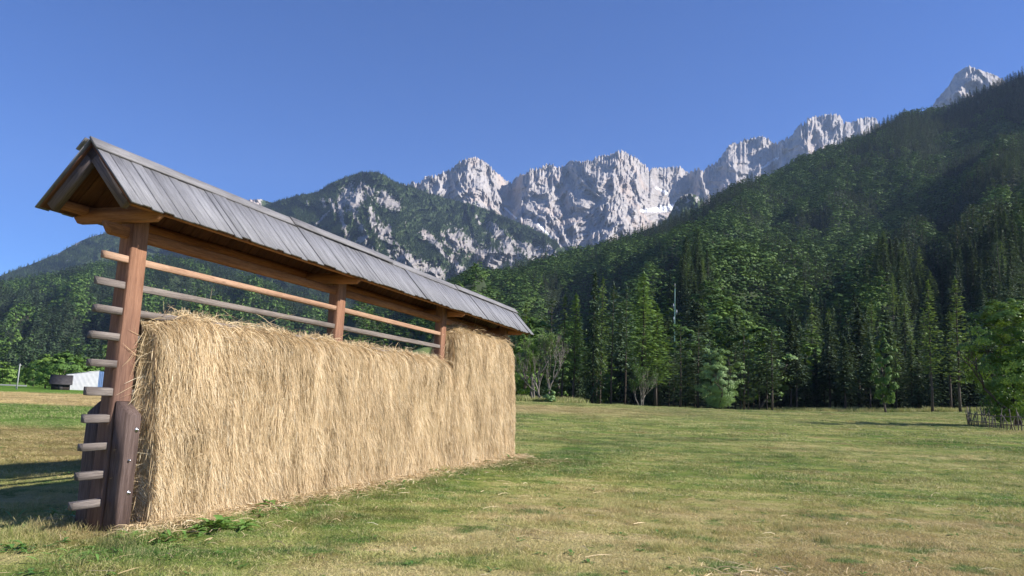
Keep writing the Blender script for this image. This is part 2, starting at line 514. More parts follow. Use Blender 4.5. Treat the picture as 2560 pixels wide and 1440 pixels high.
# rock material shared by the mountains
def rockmat(name, veg=True, redness=.35):
    t = NT(name); p = t.pos()
    n1 = t.noise(t.mapv(p, (1, 1, .35)), .012, 6, .62, .3); n2 = t.noise(p, .06, 5, .65)
    c = t.ramp(n1, [(.32, (.25, .226, .21)), (.5, (.335, .305, .285)), (.66, (.41, .378, .355))])
    st = t.noise(t.mapv(p, (.3, .3, 1.6), (.25, .1, 0)), .03, 4, .6)
    c = t.mix(t.mr(st, .52, .62, 0, .35), c, (.34, .32, .32))
    red = t.noise(t.mapv(p, (1, 1, .3)), .004, 4, .6)
    c = t.mix(t.mr(red, .54, .68, 0, redness), c, (.56, .40, .30))
    sn = t.attr('snow', 'Fac'); c = t.mix(sn, c, (.75, .75, .76))
    if veg:
        vg = t.attr('veg', 'Fac'); e = t.math('ADD', vg, t.math('MULTIPLY', t.math('SUBTRACT', n2, .5), 1.1))
        c = t.mix(t.mr(e, .46, .54), c, t.ramp(n2, [(.3, (.03, .05, .02)), (.7, (.07, .095, .035))]))
    t.col(c); t.b.inputs['Roughness'].default_value = .95; t.b.inputs['Specular IOR Level'].default_value = .1
    nb = t.noise(t.mapv(p, (1, 1, .4)), .02, 8, .68)
    t.bump(nb, .6, 16)
    return t.m


M['rock'] = rockmat('pale limestone')
M['rock2'] = rockmat('grey scree and limestone', redness=.2)
for e in [n for n in M['rock2'].node_tree.nodes if n.type == 'VALTORGB'][0].color_ramp.elements: e.color = tuple(v * .80 for v in e.color[:3]) + (1,)


def inpoly_seg(az, el, segs):
    """soft coverage by traced gullies and outcrops; segs (x0,y0,x1,y1,width0,width1) in picture units turned into angles"""
    cov = np.zeros_like(az)
    for x0, y0, x1, y1, w0, w1 in segs:
        a0, e0 = azel(x0, y0); a1, e1 = azel(x1, y1)
        dx, dy = a1 - a0, e1 - e0
        tt = np.clip(((az - a0) * dx + (el - e0) * dy) / (dx*dx + dy*dy + 1e-12), 0, 1)
        d = np.hypot(az - a0 - tt * dx, el - e0 - tt * dy)
        w = np.maximum(w0 + (w1 - w0) * tt, 2.4) * 1.12 / F
        cov = np.maximum(cov, 1 - np.clip(d / w, 0, 2) / 1.0 * .5)
    return cov


def range_relief(name, pts, r_foot, r_ridge, rel, na, nt, mat, ebase, seed, jag=1.5, vegf=None, snow=(), kx=1., back=.8, blocks=None, ext=None):
    """steep rock face: each direction carries a distance; ribs and gullies are relief in that distance"""
    sk = interp_az(pts)
    A0, A1 = azel(*pts[0])[0], azel(*pts[-1])[0]
    az = np.linspace(A0, A1, na)
    top = sk(az); crest = (jag / F) * (fbm(az * 420, az * 0 + seed, 4, seed, .6)) + (jag * 1.1 / F) * (ridged(az * 230, az * 0 + seed, 3, seed + 3, .6, 1) - .8)
    u = np.linspace(0, 1, nt)
    AZ = az[None] + 0 * u[:, None]; U = u[:, None] + 0 * az[None]
    EL = ebase + (top[None] - ebase) * U
    JAG = crest[None] * U**7
    rf = r_foot(AZ); rr = r_ridge(AZ)
    ax = AZ * 30 * kx; ey = EL * 26
    wx = fbm(ax * .6, ey * .35, 3, seed + 11) * .55
    big = ridged((ax + wx) * .55, ey * .2 + wx * .3 + seed, 2, seed + 1, .45)
    mid = .55 * ridged((ax + wx) * 1.9 + ey * .9, ey * 1.1 + wx * .5, 4, seed + 5, .5, 1) + .5 * ridged((ax + wx) * 1.4 - ey * 1.3, ey * 1.2 + ax * .4, 4, seed + 6, .5, 1)
    fine = ridged((ax + wx * .6) * 7.5 - ey * .9, ey * 3.6, 3, seed + 8, .55, 1)
    fn = fbm(ax * 14, ey * 14, 4, seed + 30, .6)
    amp = rel * (1 - .35 * U)
    D = rf + (rr - rf) * (U**.85)
    if blocks is not None: D = D + blocks(AZ, U)
    dia = .5 * ridged((ax + wx) * .9 + ey * .85, ey * .5 - ax * .22, 3, seed + 51, .5, 1) + .5 * ridged((ax + wx) * .8 - ey * .95, ey * .5 + ax * .2, 3, seed + 52, .5, 1)
    flu = ridged((ax + wx) * 4.2, ey * .55, 3, seed + 20, .55)
    D = D - amp * ((big * .62 + dia * .75 + mid * .42 + fine * .10) * (.45 + .55 * sstep(.05, .38, U)) + flu * .06 + fn * .025)
    Z = CH + (EL + JAG) * D
    P = np.stack([D * np.sin(AZ), D * np.cos(AZ), Z], -1)
    # back side
    m = 14; k = np.arange(1, m)[:, None] / m
    Db = D[-1][None] + k * 1200; Zb = Z[-1][None] - k * 1200 * back
    Pb = np.stack([Db * np.sin(az)[None], Db * np.cos(az)[None], Zb], -1)
    P = np.concatenate([P, Pb], 0)
    veg = vegf(AZ, EL, U, mid, big) if vegf else np.zeros_like(U)
    sn = np.zeros_like(U)
    if snow:
        cv = inpoly_seg(AZ, EL, snow) + .25 * fbm(ax * 5, ey * 5, 3, seed + 40)
        sn = sstep(.58, .66, cv)
    pad = np.zeros((m - 1, na))
    o = grid_mesh(name, P, mat, {'veg': np.concatenate([veg, pad]), 'snow': np.concatenate([sn, pad])})
    return az, u, P[:nt], veg


rock_sky = [(930, 500), (1000, 470), (1012, 463), (1030, 455), (1042, 462), (1065, 443), (1090, 440), (1125, 425), (1150, 405), (1165, 400), (1187, 395), (1205, 402), (1220, 412), (1240, 432), (1262, 450), (1275, 458), (1300, 437), (1311, 436), (1325, 425), (1350, 422), (1365, 410), (1380, 410), (1390, 421), (1410, 416), (1425, 404), (1440, 402), (1452, 407), (1470, 402), (1480, 405), (1490, 392), (1510, 390), (1530, 388), (1545, 378), (1555, 377), (1565, 383), (1590, 395), (1607, 410), (1622, 424), (1650, 421), (1680, 420), (1700, 419), (1712, 428), (1722, 432), (1735, 427), (1745, 423), (1758, 430), (1770, 415), (1785, 410), (1800, 397), (1808, 385), (1822, 365), (1833, 358), (1845, 360), (1850, 353), (1880, 347), (1905, 343), (1920, 347), (1933, 362), (1950, 355), (1980, 340), (1990, 325), (2000, 313), (2015, 308), (2018, 298), (2035, 294), (2050, 290), (2090, 286), (2100, 290), (2108, 308), (2130, 307), (2150, 297), (2175, 293), (2190, 297), (2195, 310), (2240, 330), (2330, 370), (2450, 420)]
rr_rock = interp_px([(900, 5000), (1060, 4950), (1187, 5150), (1268, 5450), (1285, 5050), (1400, 5150), (1440, 4950), (1550, 5050), (1620, 5400), (1640, 5700), (1715, 5950), (1745, 5500), (1850, 5650), (1935, 5950), (1960, 5600), (2090, 5750), (2200, 6050), (2400, 6000)])


def veg_rock(AZ, EL, U, mid, big):
    n = fbm(AZ * 60, EL * 60, 4, 77)
    lo = np.interp(AZ, [az_of(1000), az_of(1100), az_of(1300), az_of(1420), az_of(1560)], [azel(1000, 475)[1], azel(1100, 505)[1], azel(1300, 575)[1], azel(1400, 625)[1], azel(1560, 640)[1]])
    return sstep(.025, -.02, EL - lo + n * .012) * .9 + .05


range_relief('mountain_range', rock_sky, lambda a: 3300 + 0 * a, rr_rock, 225, 1100, 420, M['rock'], azel(1500, 720)[1], 3, jag=4.6, vegf=veg_rock,
             snow=[(1605, 527, 1680, 518, 5, 9), (1640, 470, 1665, 482, 2, 4), (1922, 408, 1945, 394, 3, 3), (1905, 420, 1925, 408, 2, 3), (1262, 520, 1290, 545, 2, 3), (1345, 560, 1385, 602, 2, 3), (1690, 505, 1700, 500, 3, 3)], kx=1.0)
peak_sky = [(2240, 400), (2300, 300), (2330, 268), (2340, 250), (2352, 236), (2366, 222), (2378, 205), (2386, 188), (2400, 177), (2414, 168), (2425, 165), (2440, 172), (2452, 176), (2468, 182), (2482, 186), (2495, 192), (2508, 200), (2540, 240), (2620, 330)]
range_relief('mountain', peak_sky, lambda a: 3900 + 0 * a, lambda a: 5200 + 0 * a, 220, 340, 220, M['rock'], azel(2400, 400)[1], 9, jag=1.6, kx=1.3)
# small rocky ridge seen over the roof and the blue hill at the left
range_relief('mountain', [(420, 600), (520, 545), (600, 503), (625, 500), (650, 498), (672, 505), (700, 515), (760, 540)], lambda a: 3900 + 0 * a, lambda a: 4700 + 0 * a, 180, 220, 110, M['rock'], azel(600, 640)[1], 14, jag=1.5,
             vegf=lambda A, E, U, m, b: np.clip(.62 - .5 * (m - .6), 0, 1))
# knob in the gap
knob_sky = [(1560, 640), (1620, 585), (1660, 560), (1678, 528), (1690, 505), (1700, 492), (1712, 486), (1735, 486), (1752, 496), (1775, 520), (1820, 560), (1900, 600)]
range_relief('mountain', knob_sky, lambda a: 2300 + 0 * a, lambda a: 2900 + 0 * a, 110, 240, 130, M['rock'], azel(1700, 680)[1], 19, jag=2,
             vegf=lambda A, E, U, m, b: np.clip(.50 + .42 * fbm(A * 120, E * 120, 4, 5) + .9 * sstep(.045, .0, E - azel(1700, 560)[1]) * .6, 0, 1))

# middle mountain, forest broken by rock and scree
mid_sky = [(560, 560), (620, 530), (670, 512), (700, 501), (740, 490), (795, 480), (820, 462), (850, 449), (880, 438), (905, 431), (925, 430), (945, 431), (960, 437), (985, 455), (1016, 464), (1060, 480), (1100, 493), (1150, 505), (1181, 512), (1230, 530), (1275, 548), (1330, 575), (1390, 602), (1400, 622), (1420, 650), (1480, 690)]
GUL = [(877, 458, 866, 482, 13, 16), (866, 482, 850, 520, 17, 6), (850, 520, 852, 545, 7, 5), (852, 545, 872, 602, 5, 4), (905, 462, 893, 500, 12, 16), (880, 492, 880, 520, 14, 10), (880, 510, 890, 548, 9, 4), (890, 548, 912, 585, 4, 5), (912, 585, 905, 612, 6, 13), (905, 612, 930, 632, 14, 9),
       (972, 568, 975, 655, 5, 3), (944, 545, 1000, 620, 1.6, 2), (1000, 620, 1040, 680, 2, 2), (788, 563, 823, 529, 1.5, 2), (915, 470, 925, 480, 9, 8), (960, 495, 985, 510, 17, 15), (950, 575, 960, 590, 13, 10), (1130, 598, 1165, 612, 20, 19), (1195, 630, 1240, 655, 18, 22), (1000, 640, 1035, 668, 16, 20), (1225, 560, 1262, 600, 11, 16), (1262, 600, 1280, 640, 12, 20),
       (1060, 585, 1084, 604, 9, 8), (1084, 604, 1122, 650, 7, 3), (803, 495, 812, 512, 6, 5), (1300, 615, 1350, 640, 10, 18), (826, 500, 838, 530, 5, 4), (765, 500, 768, 512, 3, 3), (1040, 660, 1100, 690, 12, 16), (925, 520, 935, 560, 4, 9), (1190, 540, 1200, 560, 4, 3), (1130, 640, 1150, 680, 8, 10), (1370, 612, 1380, 640, 6, 14)]


def veg_mid(AZ, EL, U, mid, big):
    cv = inpoly_seg(AZ, EL, GUL)
    n = fbm(AZ * 150, EL * 110, 5, 55, .62)
    n2 = fbm(AZ * 420, EL * 330, 3, 57, .6)
    r = cv * 1.08 + .34 * n + .42 * n2 + .12 * (mid - .7)
    r = r - .55 * sstep(.88, .99, U + .05 * n)
    return 1 - sstep(.42, .66, r)


mid_az, mid_u, mid_P, mid_veg = range_relief('mountain', mid_sky, lambda a: 2000 + 0 * a, interp_px([(560, 4100), (925, 3800), (1200, 4150), (1480, 3400)]), 240, 640, 320, M['rock2'], azel(1000, 860)[1], 6, jag=.8, vegf=veg_mid, kx=.8)
back_az, back_u, back_P, back_veg = range_relief('hill', back_sky, rf_b, rr_b, 220, 300, 160, M['rock'], azel(200, 860)[1], 25, jag=.6, kx=.6,
    vegf=lambda A, E, U, m, b: 1 - .8 * sstep(.55, .75, inpoly_seg(A, E, [(232, 592, 242, 588, 3, 3), (190, 609, 200, 606, 4, 3), (140, 636, 152, 632, 7, 4), (165, 648, 172, 650, 2, 2), (400, 588, 420, 583, 5, 4)]) + .35 * fbm(A * 200, E * 200, 3, 3)))
dark_sky = [(1380, 690), (1440, 650), (1490, 612), (1540, 585), (1600, 562), (1650, 545), (1680, 532), (1720, 528), (1770, 515), (1850, 540), (1950, 560)]
hill('gap', dark_sky, lambda a: 1500 + 0 * a, lambda a: 2100 + 0 * a, 16, M['floor'], spur=20, seed=50, power=1.15, na=100, nt=50)
# grassy knoll glimpsed through the rack
kn = [(640, 962), (760, 950), (860, 932), (930, 908), (980, 893), (1020, 880), (1060, 868), (1110, 868), (1170, 880), (1230, 905), (1290, 960)]
hill('knoll', kn, lambda a: 112 + 0 * a, lambda a: 165 + 0 * a, 0, M['knoll'], spur=.6, seed=60, power=1.0, na=60, nt=40, z0=.8)

# ------------------------------------------------------------------ tree meshes
def quads(C, A, B, tint):
    """rhombic leaves: centres C, half axes A and B"""
    n = len(C)
    V = np.stack([C - A, C + B * .9 - A * .1, C + A, C - B * .9 - A * .1], 1).reshape(-1, 3)
    return V, np.arange(4 * n).reshape(n, 4), np.repeat(tint, 4)


def unit(v): return v / (np.linalg.norm(v, axis=-1, keepdims=True) + 1e-9)


def conifer(name, h, rad, whorls, per, sprays, mat, barkmat, droop=.25, bare=.1, prof=.85, size=.05, dens=1., upturn=0., seed=0, trunk_r=.012, lod=False):
    g = np.random.default_rng(seed)
    C = []; A = []; B = []; T = []
    for w in range(whorls):
        t = bare + (1 - bare) * ((w + g.uniform(-.4, .4)) / whorls)
        t = min(max(t, bare), .985)
        tt = (t - bare) / (1 - bare)
        L0 = rad * (1 - tt)**prof * min(1, .45 + tt * 3.2) + .012 * h * .5
        k = max(3, int(per * (.6 + .4 * (1 - tt))))
        a0 = g.uniform(0, 6.28)
        for j in range(k):
            if g.random() > dens: continue
            a = a0 + 6.283 * j / k + g.uniform(-.35, .35)
            L = L0 * g.uniform(.68, 1.15)
            d = np.array([math.cos(a), math.sin(a), 0]); sd = np.array([-d[1], d[0], 0])
            br = g.random()
            ns = max(2, int(sprays * (.35 + .65 * L / rad)))
            for q in range(ns):
                f = (q + g.uniform(.2, .8)) / ns
                z = t * h - droop * L * f * (1 + .3 * f) + upturn * L * f * f + g.normal(0, .006 * h)
                side = g.choice([-1, 1]); fr = min(1.0, .35 + (1 - f)) * .32 * L
                c = d * L * f + sd * side * fr * g.uniform(.1, 1) + np.array([0, 0, z])
                s = size * h * g.uniform(.6, 1.25)
                ad = unit(d * g.uniform(.3, 1) + sd * side * g.uniform(.2, 1.2) + np.array([0, 0, -droop * 1.6 * g.uniform(.3, 1.3) + upturn]))
                bd = unit(np.cross(ad, np.array([g.normal(0, .5), g.normal(0, .5), 1.])))
                C.append(c); A.append(ad * s * .62); B.append(bd * s * .30); T.append(.25 + .35 * br + .3 * f + g.uniform(-.15, .15))
    # leader
    for q in range(10):
        f = q / 9
        C.append(np.array([0, 0, h * (1 - .045 * f)])); a = g.uniform(0, 6.28)
        A.append(np.array([math.cos(a) * .3, math.sin(a) * .3, .9]) * h * .018); B.append(np.array([-math.sin(a), math.cos(a), 0]) * h * .006 * (1 + f)); T.append(.5)
    V, Q, TT = quads(np.array(C), np.array(A), np.array(B), np.clip(np.array(T), 0, 1))
    crown = new_mesh(name + '_crown', V, Q, mat, {'tint': TT})
    mb = MB(); p = np.array([[0, 0, z] for z in np.linspace(-.03 * h, h * .97, 6)]); p[1:-1, :2] += g.normal(0, .003 * h, (4, 2))
    mb.tube(p, np.linspace(trunk_r, trunk_r * .12, 6) * h, 6 if not lod else 4)
    return crown, mb.mesh(name + '_trunk', barkmat, True)


def limbs(mb, g, p, d, L, r, depth, tips, spread=.6, up=.25, kids=(2, 4), shrink=.68, mn=.006, curl=.18):
    n = 5; pts = [p.copy()]; q = p.copy(); dd = d.copy()
    for i in range(n):
        dd = unit(dd + g.normal(0, curl, 3) + np.array([0, 0, up * .15])); q = q + dd * L / n; pts.append(q.copy())
    rr = np.linspace(r, r * .70, n + 1)
    mb.tube(pts, rr, 6 if r > .04 else 4)
    tips.append((pts[-1], dd, depth, pts))
    if depth == 0 or r * .6 < mn: return
    for k in range(g.integers(kids[0], kids[1] + 1)):
        i = g.integers(2, n + 1) if k else n
        a = unit(np.cross(dd, g.normal(0, 1, 3))); nd = unit(dd * (1 - spread * .4) + a * spread * g.uniform(.6, 1.2) + np.array([0, 0, up * .4]))
        limbs(mb, g, pts[i], nd, L * shrink * g.uniform(.75, 1.15), rr[i] * .78, depth - 1, tips, spread, up, kids, shrink, mn, curl)


def broadleaf(name, h, w, nclump, nleaf, mat, barkmat, base=.12, leaf=.12, seed=0, shape=1., lean=0., stems=1, flat=.75, lod=False, rough=1.):
    """clumps of leaves spread through a crown with holes between them"""
    g = np.random.default_rng(seed)
    C = []; A = []; B = []; T = []
    ctr = []
    i = 0
    while len(ctr) < nclump:
        i += 1
        u = g.uniform(0, 1); a = g.uniform(0, 6.283)
        env = math.sin(math.pi * min(1, (u**.75 if shape == 1 else u**1.2) * .90 + .06))**(.62 if shape == 1 else .45)
        env *= 1 + rough * (.22 * math.sin(a * 2 + seed) + .16 * math.sin(a * 3 + u * 7 + seed * 2))
        rr = g.random()**.42 * env * w * .5
        ctr.append((math.cos(a) * rr + lean * u, math.sin(a) * rr, h * (base + (1 - base) * (u * .95 + .02)), rr / (w * .5), u))
    for cx, cy, cz, rn, u in ctr:
        cr = w * g.uniform(.075 / rough**.5, .16) * (1.15 - .45 * u)
        out = unit(np.array([cx, cy, (cz - h * .5) * .8 + .3]))
        tb = g.random()
        v = unit(g.normal(0, 1, (nleaf, 3))); v[:, 2] = np.where(v[:, 2] < -.25, -v[:, 2], v[:, 2])
        v = unit(v + out * .35)
        rad = cr * g.uniform(.55, 1.08, (nleaf, 1))
        P = np.array([cx, cy, cz]) + v * rad * np.array([1, 1, flat])
        nrm = unit(v * .8 + out * .9 + g.normal(0, .28, (nleaf, 3)) + np.array([0, 0, .2]))
        a = unit(np.cross(nrm, g.normal(0, 1, (nleaf, 3)))); b = np.cross(nrm, a)
        s = leaf * g.uniform(.6, 1.3, (nleaf, 1))
        C.append(P); A.append(a * s * .55); B.append(b * s * .36); T.append(np.clip(.2 + .5 * tb + g.uniform(-.15, .3, nleaf), 0, 1))
    V, Q, TT = quads(np.concatenate(C), np.concatenate(A), np.concatenate(B), np.concatenate(T))
    crown = new_mesh(name + '_crown', V, Q, mat, {'tint': TT})
    mb = MB(); tips = []
    for k in range(stems):
        a = g.uniform(0, 6.28)
        p0 = np.array([math.cos(a), math.sin(a), 0]) * .02 * h * (stems > 1) + np.array([0, 0, -.02 * h])
        limbs(mb, g, p0, unit(np.array([math.cos(a) * .12 * (stems > 1) + lean * .03, math.sin(a) * .12 * (stems > 1), 1.])), h * .42, h * .022 / math.sqrt(stems), 1 if lod else 3, tips, .55, .4, (2, 3), .62)
    return crown, mb.mesh(name + '_trunk', barkmat, True)


KIND = {}
for i in range(4):
    KIND['spruce%d' % i] = conifer('spruce', 20, (3.0, 3.5, 2.6, 3.8)[i], 34, 9, 11, M['spruce'], M['bark'], .32, (.06, .12, .05, .1)[i], (.85, .8, .95, .75)[i], .032, seed=i, trunk_r=.011)
for i in range(3):
    KIND['tallspruce%d' % i] = conifer('spruce', 20, (3.0, 3.5, 2.8)[i], 28, 9, 11, M['spruce'], M['bark'], .32, (.34, .42, .28)[i], (.8, .7, .75)[i], .034, seed=5 + i, trunk_r=.011)
for i in range(3):
    KIND['larch%d' % i] = conifer('larch', 22, (3.3, 3.8, 3.0)[i], 40, 7, 12, M['larch'], M['bark'], .12, (.22, .12, .3)[i], .75, .022, dens=.8, upturn=.12, seed=10 + i, trunk_r=.011)
for i in range(2):
    KIND['lightlarch%d' % i] = conifer('larch', 22, (3.9, 3.4)[i], 46, 8, 13, M['larchlight'], M['bark'], .14, (.30, .26)[i], .8, .022, dens=.9, upturn=.10, seed=90 + i, trunk_r=.011)
for i in range(3):
    KIND['pine%d' % i] = conifer('pine', 19, (3.0, 3.4, 3.8)[i], 20, 6, 13, M['pine'], M['bark'], .02, (.4, .3, .15)[i], .5, .030, dens=.75, upturn=.3, seed=20 + i, trunk_r=.010)
for i in range(4):
    KIND['broad%d' % i] = broadleaf('broadleaf', 15, (9, 8, 10, 7)[i], (75, 65, 85, 60)[i], 46, M['broad'], M['bark'], .10, .62, seed=30 + i, lod=True)
for i in range(3):
    KIND['midspruce%d' % i] = conifer('mid_spruce', 18, (3.2, 3.8, 4.2)[i], 15, 7, 4, M['spruce'], M['bark'], .3, (.05, .1, .08)[i], (.85, .7, .6)[i], .062, seed=70 + i, lod=True)
    KIND['midbroad%d' % i] = broadleaf('mid_broadleaf', 13, (8.5, 9.5, 8)[i], (26, 30, 24)[i], 22, M['broad'], M['bark'], .04, 1.15, seed=80 + i, lod=True)
for i in range(2):   # far versions
    KIND['farspruce%d' % i] = conifer('far_spruce', 16, (2.6, 3.1)[i], 9, 6, 2, M['spruce'], M['bark'], .3, .03, .85, .15, seed=50 + i, lod=True)
KIND['farbroad0'] = broadleaf('far_broadleaf', 12, 8, 9, 12, M['broad'], M['bark'], .05, 2.6, seed=60, lod=True)

# ------------------------------------------------------------------ forests
def proto_collection(name, keys):
    col = bpy.data.collections.new(name)      # not linked: only the sources of the woods' trees
    for i, k in enumerate(keys):
        cr, tr = KIND[k]
        # one mesh with both materials
        vc = np.zeros(len(cr.vertices) * 3, np.float32); cr.vertices.foreach_get('co', vc)
        vt = np.zeros(len(tr.vertices) * 3, np.float32); tr.vertices.foreach_get('co', vt)
        V = np.concatenate([vc, vt]).reshape(-1, 3); off = len(cr.vertices)
        fq = [[tuple(p.vertices) for p in cr.polygons], [tuple(v + off for v in p.vertices) for p in tr.polygons]]
        qs = [f for f in fq[0]] + [f for f in fq[1] if len(f) == 4]; ts = [f for f in fq[1] if len(f) == 3]
        nq = len(fq[0])
        ti = np.zeros(len(cr.vertices), np.float32); cr.attributes['tint'].data.foreach_get('value', ti)
        mi = [0] * nq + [1] * (len(qs) - nq) + [1] * len(ts)
        me = new_mesh('src_' + k, V, [np.array(qs), np.array(ts)], [cr.materials[0], tr.materials[0]], {'tint': np.concatenate([ti, np.zeros(len(vt)//3)])}, mi=mi)
        col.objects.link(bpy.data.objects.new('%02d_%s' % (i, k), me))
    return col


def scatter(name, P, rot, scl, idx, col, label, cat, kind='stuff'):
    me = bpy.data.meshes.new(name + '_points')
    me.vertices.add(len(P)); me.vertices.foreach_set('co', np.asarray(P, np.float32).ravel())
    me.attributes.new('rz', 'FLOAT_VECTOR', 'POINT').data.foreach_set('vector', np.asarray(rot, np.float32).ravel())
    me.attributes.new('sc', 'FLOAT_VECTOR', 'POINT').data.foreach_set('vector', np.asarray(scl, np.float32).ravel())
    me.attributes.new('ix', 'INT', 'POINT').data.foreach_set('value', np.asarray(idx, np.int32))
    me.update()
    ng = bpy.data.node_groups.new(name + '_scatter', 'GeometryNodeTree')
    ng.interface.new_socket('Geometry', in_out='INPUT', socket_type='NodeSocketGeometry')
    ng.interface.new_socket('Geometry', in_out='OUTPUT', socket_type='NodeSocketGeometry')
    N, L = ng.nodes, ng.links
    gi, go = N.new('NodeGroupInput'), N.new('NodeGroupOutput')
    ip = N.new('GeometryNodeInstanceOnPoints'); ci = N.new('GeometryNodeCollectionInfo')
    ci.inputs['Collection'].default_value = col; ci.inputs['Separate Children'].default_value = True; ci.inputs['Reset Children'].default_value = True

    def na(nm, ty):
        n = N.new('GeometryNodeInputNamedAttribute'); n.data_type = ty; n.inputs[0].default_value = nm
        return n.outputs[0]
    L.new(gi.outputs[0], ip.inputs['Points']); L.new(ci.outputs[0], ip.inputs['Instance'])
    ip.inputs['Pick Instance'].default_value = True
    L.new(na('ix', 'INT'), ip.inputs['Instance Index']); L.new(na('rz', 'FLOAT_VECTOR'), ip.inputs['Rotation']); L.new(na('sc', 'FLOAT_VECTOR'), ip.inputs['Scale'])
    L.new(ip.outputs[0], go.inputs[0])
    o = link(name, me)
    md = o.modifiers.new('scatter', 'NODES'); md.node_group = ng
    return tag(o, label, cat, kind=kind)


def sample_hill(key, spacing, t0=0., t1=1.02, g=None):
    zf, A0, A1, rfn, rrn = HILLS[key]
    g = g or rng
    # equal-area sampling in (az, r)
    rmax = float(rrn(np.linspace(A0, A1, 50)).max()); rmin = float(rfn(np.linspace(A0, A1, 50)).min())
    n = int((A1 - A0) * (rmax**2 - rmin**2) / 2 / spacing**2)
    az = g.uniform(A0, A1, n); r = np.sqrt(g.uniform(rmin**2, rmax**2, n))
    tt = (r - rfn(az)) / (rrn(az) - rfn(az)); ok = (tt > t0) & (tt < t1); az, r, tt = az[ok], r[ok], tt[ok]
    _, z = zf(az, tt)
    return az, r, tt, np.stack([r * np.sin(az), r * np.cos(az), z - .3], -1)


def thin(P, dmin):
    """drop points closer than dmin (grid hash)"""
    cell = {}; keep = []
    for i, p in enumerate(P):
        k = (int(p[0] // dmin), int(p[1] // dmin)); bad = False
        for dx in (-1, 0, 1):
            for dy in (-1, 0, 1):
                for j in cell.get((k[0]+dx, k[1]+dy), ()):
                    if (P[j][0]-p[0])**2 + (P[j][1]-p[1])**2 < dmin*dmin: bad = True; break
                if bad: break
            if bad: break
        if not bad: keep.append(i); cell.setdefault(k, []).append(i)
    return np.array(keep)


NEARK = ['spruce0', 'spruce1', 'spruce2', 'spruce3', 'larch0', 'larch1', 'larch2', 'pine0', 'pine1', 'pine2', 'broad0', 'broad1', 'broad2', 'broad3', 'tallspruce0', 'tallspruce1', 'tallspruce2']
MIDK = ['midspruce0', 'midspruce1', 'midspruce2', 'midbroad0', 'midbroad1', 'midbroad2']
mid_col = proto_collection('mid wood sources', MIDK)
near_col = proto_collection('near wood sources', NEARK)
FARK = ['farspruce0', 'farspruce1', 'farbroad0']
far_col = proto_collection('far wood sources', FARK)


def tree_scale(n, g, lo=.7, hi=1.15):
    s = g.uniform(lo, hi, n); w = s * g.uniform(.85, 1.2, n)
    return np.stack([w, w, s], -1)


g = np.random.default_rng(11)
az, r, tt, P = sample_hill('right', 4.7, 0.0, 1.01, g)
k = thin(P, 5.6); az, r, tt, P = az[k], r[k], tt[k], P[k]
# species: broadleaf in the middle slopes, spruce to the right and at the edge
sp = fbm(az * 9, r / 260, 3, 90) + .35 * noise2(P[:, 0] / 40, P[:, 1] / 40, 91)
pxw = np.interp(az, [az_of(900), az_of(1500), az_of(2100), az_of(2560)], [.45, .42, .12, -.15])
bw = pxw + .42 * np.sin(np.clip(tt * 3.0, 0, math.pi)) - .12
ran = g.random(len(az))
kind = np.where(sp * .8 + bw + .35 * (ran - .5) > .18, 10 + g.integers(0, 4, len(az)), np.where(ran < .78, g.integers(0, 4, len(az)), np.where(ran < .9, 4 + g.integers(0, 3, len(az)), 7 + g.integers(0, 3, len(az)))))
edge = r < rf_right(az) + 14
kind = np.where(edge & (az < az_of(1680)) & (ran < .6), 4 + g.integers(0, 6, len(az)), kind)
kind = np.where((r < rf_right(az) + 40) & (kind >= 10) & (ran < .8), g.integers(0, 4, len(az)), kind)
low = (r < rf_right(az) + 45) & (kind < 4) & (az > az_of(1400)); kind = np.where(low, 14 + g.integers(0, 3, len(az)), kind)
S = tree_scale(len(az), g, .66, 1.15) * (1 - .12 * sstep(.05, .4, tt))[:, None]
S[:, :2] *= (1 + .28 * sstep(.02, .15, tt))[:, None]
S[r < 260] *= .84
S[(az < az_of(1300)) & (r < 620)] *= .62
S[(r < 260), :2] *= 1.18
ROT = np.stack([g.normal(0, .02, len(az)), g.normal(0, .02, len(az)), g.uniform(0, 6.28, len(az))], -1)
# which would show largest: nearest first, inside the frame
inview = (az > az_of(840)) & (az < az_of(2600))
order = np.argsort(np.where(inview, r, 1e6))
NIND = 270
ind = order[:NIND]; rest = np.setdiff1d(np.arange(len(az)), ind)
far_ = rest[r[rest] > 430]; rest = rest[r[rest] <= 430]
km = np.where((kind[far_] >= 10) & (kind[far_] < 14), 3 + kind[far_] % 3, kind[far_] % 3)
scatter('forest', P[far_], ROT[far_], S[far_] * [1.22, 1.22, 1.15], km, mid_col, 'mixed wood of small crowns covering the high part of the right hill', 'forest')
scatter('forest', P[rest], ROT[rest], S[rest], kind[rest], near_col, 'mixed dark conifer and broadleaf wood covering the steep hill', 'forest')
LAB = {'spruce': ('spruce_tree', 'dark spruce in the wall of wood behind the meadow', 'spruces along the foot of the wooded hill'),
       'larch': ('larch_tree', 'light green feathery larch in the wood behind the meadow', 'larches along the foot of the wooded hill'),
       'pine': ('pine_tree', 'grey green pine with bare lower stem in the wood behind the meadow', 'pines along the foot of the wooded hill'),
       'broad': ('broadleaf_tree', 'rounded green broadleaf tree in the wood behind the meadow', 'broadleaf trees along the foot of the wooded hill')}


def plant(key, loc, rz, scl, name, label, cat='tree', group=None, rx=0., ry=0.):
    cr, tr = KIND[key]
    e = empty(name, loc, label, cat, group)
    e.rotation_euler = (rx, ry, rz); e.scale = scl
    link('crown', cr, e); link('trunk', tr, e)
    return e


for i in ind:
    nm, lb, gr = LAB[NEARK[kind[i]][:-1].replace('tall', '')]
    plant(NEARK[kind[i]], P[i], ROT[i, 2], S[i], nm, lb, 'tree', gr)

